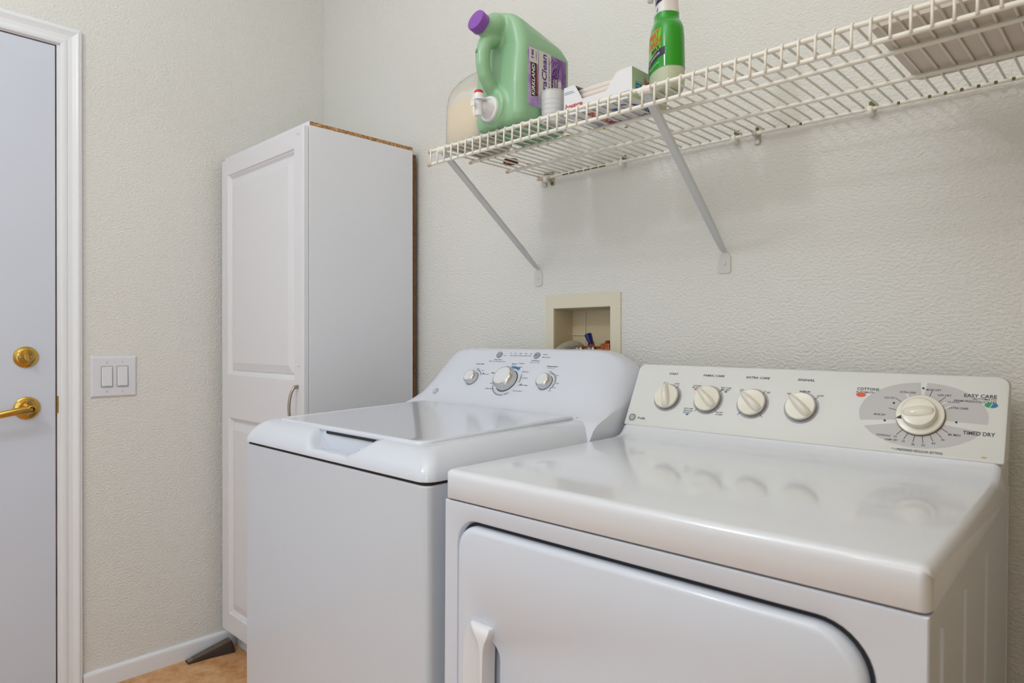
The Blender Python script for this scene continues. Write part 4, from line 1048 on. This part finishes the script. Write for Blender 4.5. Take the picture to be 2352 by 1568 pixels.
# ================================================================== stain remover spray bottle
sc_ = Vector((1.8035, -.3290, top(1.80)))
T = Thing('spray_bottle', 'bright green stain remover spray bottle with white neck at the frame top', 'spray bottle', tuple(sc_))
nl_ = Vector((-.60, -.80, 0)).normalized(); tl_ = Vector((.80, -.60, 0)).normalized()
def spr(z, a, b_, e=2.6, n=48, grow_=0.0):
    out = []
    for i in range(n):
        t = 2*pi*i/n; c, s = cos(t), sin(t)
        out.append(sc_+tl_*((a+grow_)*math.copysign(abs(c)**(2/e), c))+nl_*((b_+grow_)*math.copysign(abs(s)**(2/e), s))+Vector((0, 0, z)))
    return out
bp_ = [(0, .038, .022), (.003, .0415, .0255), (.012, .0435, .0280), (.06, .0430, .0280), (.100, .0410, .0275), (.118, .0385, .0265), (.128, .0330, .0250), (.134, .0270, .0232), (.1365, .0240, .0222), (.150, .0225, .0210), (.165, .0205, .0195), (.205, .0180, .0180)]
bm = NB(); loft(bm, [spr(*q_) for q_ in bp_]); part('bottle', bm, SPRAYB, T, smooth=True, angle=70)
def interp(z):
    for (z0, a0, b0), (z1, a1, b1) in zip(bp_[:-1], bp_[1:]):
        if z0 <= z <= z1:
            t = (z-z0)/(z1-z0); return a0+(a1-a0)*t, b0+(b1-b0)*t
    return bp_[-1][1:]
zl = [.0405+.0, .05, .06, .08, .100, .110, .118, .123, .128, .131, .134, .1365, .143, .1495]
bm = NB(); loft(bm, [spr(z, *interp(z), grow_=.0006) for z in zl], cap0=False, cap1=False); slv = part('green_sleeve', bm, SPGREEN, T, label='bright green shrink sleeve', smooth=True, angle=70)
bm = NB(); loft(bm, [spr(z, *interp(z), grow_=.0009) for z in (.1495, .158, .165, .19, .205)], cap0=False); slw = part('white_sleeve', bm, SPWHITE, T, label='white printed neck sleeve', smooth=True, angle=70)
def onb(u, z, g=.0011, e=2.6):
    a, b_ = interp(z); a += g; b_ += g
    u = max(-a*.985, min(a*.985, u)); w_ = b_*(1-abs(u/a)**e)**(1/e)
    return sc_+tl_*u+nl_*w_+Vector((0, 0, z))
def btext(s, u, z, w, cap, mat, par, rise=0.0, g=.0013, **k):
    # text is mirrored in u because the label normal looks away from tl x up
    text('lettering', s, mat, par, (0, 0, 0), (1, 0, 0), (0, 0, 1), w, cap, fn=lambda a, c_: onb(u+a, z+c_+a*rise, g), **k)
def bpatch(name, mat, par, u0, u1, f0, f1, g=.0009, n=14, m=3):
    b = NB(); rows = []
    for j in range(m+1):
        rows.append([b.verts.new(onb(u0+(u1-u0)*i/n, f0(i/n)+(f1(i/n)-f0(i/n))*j/m, g)) for i in range(n+1)])
    for j in range(m):
        for i in range(n): b.faces.new((rows[j][i], rows[j][i+1], rows[j+1][i+1], rows[j+1][i]))
    part(name, b, mat, par, smooth=True)
bpatch('lime_burst', SPLIME, slv, -.036, .030, lambda t: .066+.004*t, lambda t: .118-.004*t, .0009, 18, 6)
bpatch('dark_band', SPDARK, slv, -.038, .0375, lambda t: .048+.014*t, lambda t: .060+.017*t, .0011)
btext('SPRAY', .004, .106, .046, .013, SPRED, slv, .05, shear=.1, bold=.02); btext("'n WASH", .004, .091, .052, .013, SPRED, slv, .05, shear=.1, bold=.02); btext('MAX', .014, .0785, .030, .009, SPDARK, slv, .1, bold=.02)
btext('LAUNDRY STAIN REMOVER', .0, .0625, .058, .0042, WHITEP, slv, .17, .0015); btext('pre-treat', .015, .050, .024, .003, WHITEP, slv, .15)
bpatch('dark_band', SPDARK, slw, -.002, .0165, lambda t: .1665+.003*t, lambda t: .1735+.003*t, .0011, 8, 2)
btext('EASY', .002, .184, .020, .008, SPDARK, slw); btext('STAIN', .001, .175, .018, .006, SPDARK, slw)
bpatch('blue_drop', SPBLUE, slw, .004, .010, lambda t: .1535-.002*sin(pi*t), lambda t: .1535+.008*sin(pi*t), .0012, 8, 2)
bm = NB(); hd = sc_+Vector((0, 0, .203))
loft(bm, [[hd+tl_*0+nl_*(a)+tl_*b_+Vector((0, 0, z)) for a, b_ in rrect(x0_, x1_, -.015, .015, .008, 4)] for z, x0_, x1_ in ((0, -.018, .018), (.012, -.020, .022), (.022, -.022, .045), (.038, -.024, .052), (.043, -.018, .046))]); part('trigger_head', bm, WHITEPL, T, smooth=True, angle=50)
bm = NB(); tube(bm, [hd+nl_*.036+Vector((0, 0, .022)), hd+nl_*.031+Vector((0, 0, -.005)), hd+nl_*.032+Vector((0, 0, -.030))], [.0075, .0065, .0055], 12); part('trigger', bm, WHITEPL, T, smooth=True)

# ================================================================== shallow tray at the right end of the shelf
tx0, tx1, ty0, ty1, tz = 2.164, 2.585, -.3640, -.0900, top(2.4)+.001
T = Thing('shallow_tray', 'shallow pinkish-beige plastic tray on the right end of the wire shelf', 'tray', ((tx0+tx1)/2, (ty0+ty1)/2, tz))
bm = NB(); lp = rrect(tx0, tx1, ty0, ty1, .012, 5)
loft(bm, [[(a, b_, z) for a, b_ in ins2(lp, i, tx0, tx1, ty0, ty1)] for z, i in ((tz, .010), (tz, .003), (tz+.001, .001), (tz+.007, .0), (tz+.0085, -.001), (tz+.0090, 0), (tz+.0085, .002), (tz+.0030, .004))]); part('tray_shell', bm, TRAY, T, smooth=True, angle=40)
b = NB()
r0 = ins2(lp, .016, tx0, tx1, ty0, ty1); r1 = ins2(lp, .022, tx0, tx1, ty0, ty1)
loft(b, [[(a, c_, tz-.0001) for a, c_ in r0], [(a, c_, tz-.0008) for a, c_ in ins2(lp, .019, tx0, tx1, ty0, ty1)], [(a, c_, tz-.0001) for a, c_ in r1]], cap0=False, cap1=False); part('base_ridge', b, TRAY, T)

# ================================================================== recessed water supply box
T = Thing('washer_outlet_box', 'cream recessed water outlet box in the wall behind the washing machine', 'outlet box', (1.3436, 0, 1.13))
fx0, fx1, fz0, fz1 = 1.2149, 1.4725, .995, 1.2530
inn = [(HX0, HZ0), (HX1, HZ0), (HX1, HZ1), (HX0, HZ1)]; out = [(fx0, fz0), (fx1, fz0), (fx1, fz1), (fx0, fz1)]
bm = NB()
def sc2(l, d): cx_, cz_ = (fx0+fx1)/2, (fz0+fz1)/2; return [(a+(d if a < cx_ else -d), b_+(d if b_ < cz_ else -d)) for a, b_ in l]
loft(bm, [[(a, y, b_) for a, b_ in l] for l, y in ((out, -.0003), (out, -.0026), (sc2(out, .0012), -.0038), (sc2(inn, -.0015), -.0038), (inn, -.0030), (sc2(inn, .0006), .004))], cap0=False, cap1=False)
part('face_frame', bm, BOXP, T)
bm = NB(); i2 = sc2(inn, .0008)
loft(bm, [[(a, y, b_) for a, b_ in (i2 if y < .06 else sc2(inn, .004))] for y in (.0035, .078)], cap0=False); bi = part('recess', bm, BOXI, T)
for z in (1.190, 1.142):
    b = NB(); box(b, HX0+.005, HX0+.052, .0745, .0775, z-.0010, z+.0010); part('molded_line', b, BOXP, bi)
b = NB(); box(b, HX0+.051, HX0+.053, .0745, .0775, HZ0+.01, HZ1-.008); part('molded_line', b, BOXP, bi)
# valve
vc = Vector((1.352, .030, 1.098))
b = NB()
tube(b, [vc+Vector((-.040, 0, 0)), vc+Vector((.048, 0, 0))], .0125, 16); lathe(b, vc+Vector((0, 0, -.02)), (0, 0, 1), [(.013, 0), (.014, .030), (.010, .034), (.008, .046)], 20)
box(b, vc.x+.045, vc.x+.074, .012, .056, 1.072, 1.1185, .003, 2); vb = part('valve_body', b, COPPER, T, label='aged copper and brass valve body', smooth=True, angle=35)
b = NB(); lathe(b, vc+Vector((.058, 0, .020)), (0, 0, 1), [(.010, 0), (.0105, .004), (.008, .007), (.004, .0085)], 18); part('valve_cap', b, COPPER, vb, smooth=True, angle=40)
b = NB(); q0 = vc+Vector((.004, -.004, .018)); hd_ = Vector((-.34, -.10, .93)).normalized(); uu, vv, _ = frame_of(hd_)
loft(b, [[q0+hd_*h+(uu*cos(2*pi*i/8)*1.1+vv*sin(2*pi*i/8)*.8)*r for i in range(8)] for h, r in ((.0, .0068), (.004, .0078), (.024, .0108), (.0285, .0112), (.031, .0085))]); part('valve_handle', b, BLUEH, vb, label='dark blue valve handle', smooth=True, angle=30)
# hoses
def couple(b, p, d, mi=0):
    lathe(b, p, d, [(.0120, 0), (.0150, .001), (.0158, .004), (.0150, .007), (.0115, .008), (.0125, .011), (.0150, .012), (.0150, .018), (.0105, .020), (.0095, .027)], 24)
for k, (x, nm) in enumerate(((1.3280, 'left'), (1.3700, 'right'))):
    p = Vector((x, .022, 1.0985)); d = Vector((-.72, -.62, -.12)).normalized()
    Th = Thing('supply_hose', ('braided steel water hose on the valve inlet nearer the corrugated drain hose', 'braided steel water hose on the valve inlet beside the square copper block')[k], 'hose', tuple(p), group=None)
    b = NB(); couple(b, p, d); part('coupling', b, BRAID, Th, label='ridged metal hose coupling', smooth=True, angle=30)
    b = NB(); e0 = p+d*.026; pts = bez(e0, e0+d*.02, Vector((x-.035, -.034, 1.075)), Vector((x-.036, -.036, 1.02)), 8)+[Vector((x-.036, -.036, .90))]
    tube(b, pts, .0068, 10); part('hose', b, BRAID, Th, smooth=True)
Th = Thing('drain_hose', 'grey corrugated drain hose curving out of the wall box behind the washer', 'hose', (1.285, .02, 1.06))
b = NB()
path = bez((1.320, .050, 1.045), (1.318, .048, 1.125), (1.288, .020, 1.128), (1.262, -.022, 1.082), 40)+[Vector((1.258, -.030, 1.072)), Vector((1.254, -.036, 1.05)), Vector((1.252, -.038, .95))]
pp = []; rr2 = []
for i in range(len(path)-1):
    for j in range(3):
        t = j/3; pp.append(path[i].lerp(path[i+1], t)); rr2.append(.0135 if (i*3+j) % 3 else .0150)
tube(b, pp, rr2, 16); part('corrugated_tube', b, HOSEG, Th, smooth=True, angle=20)
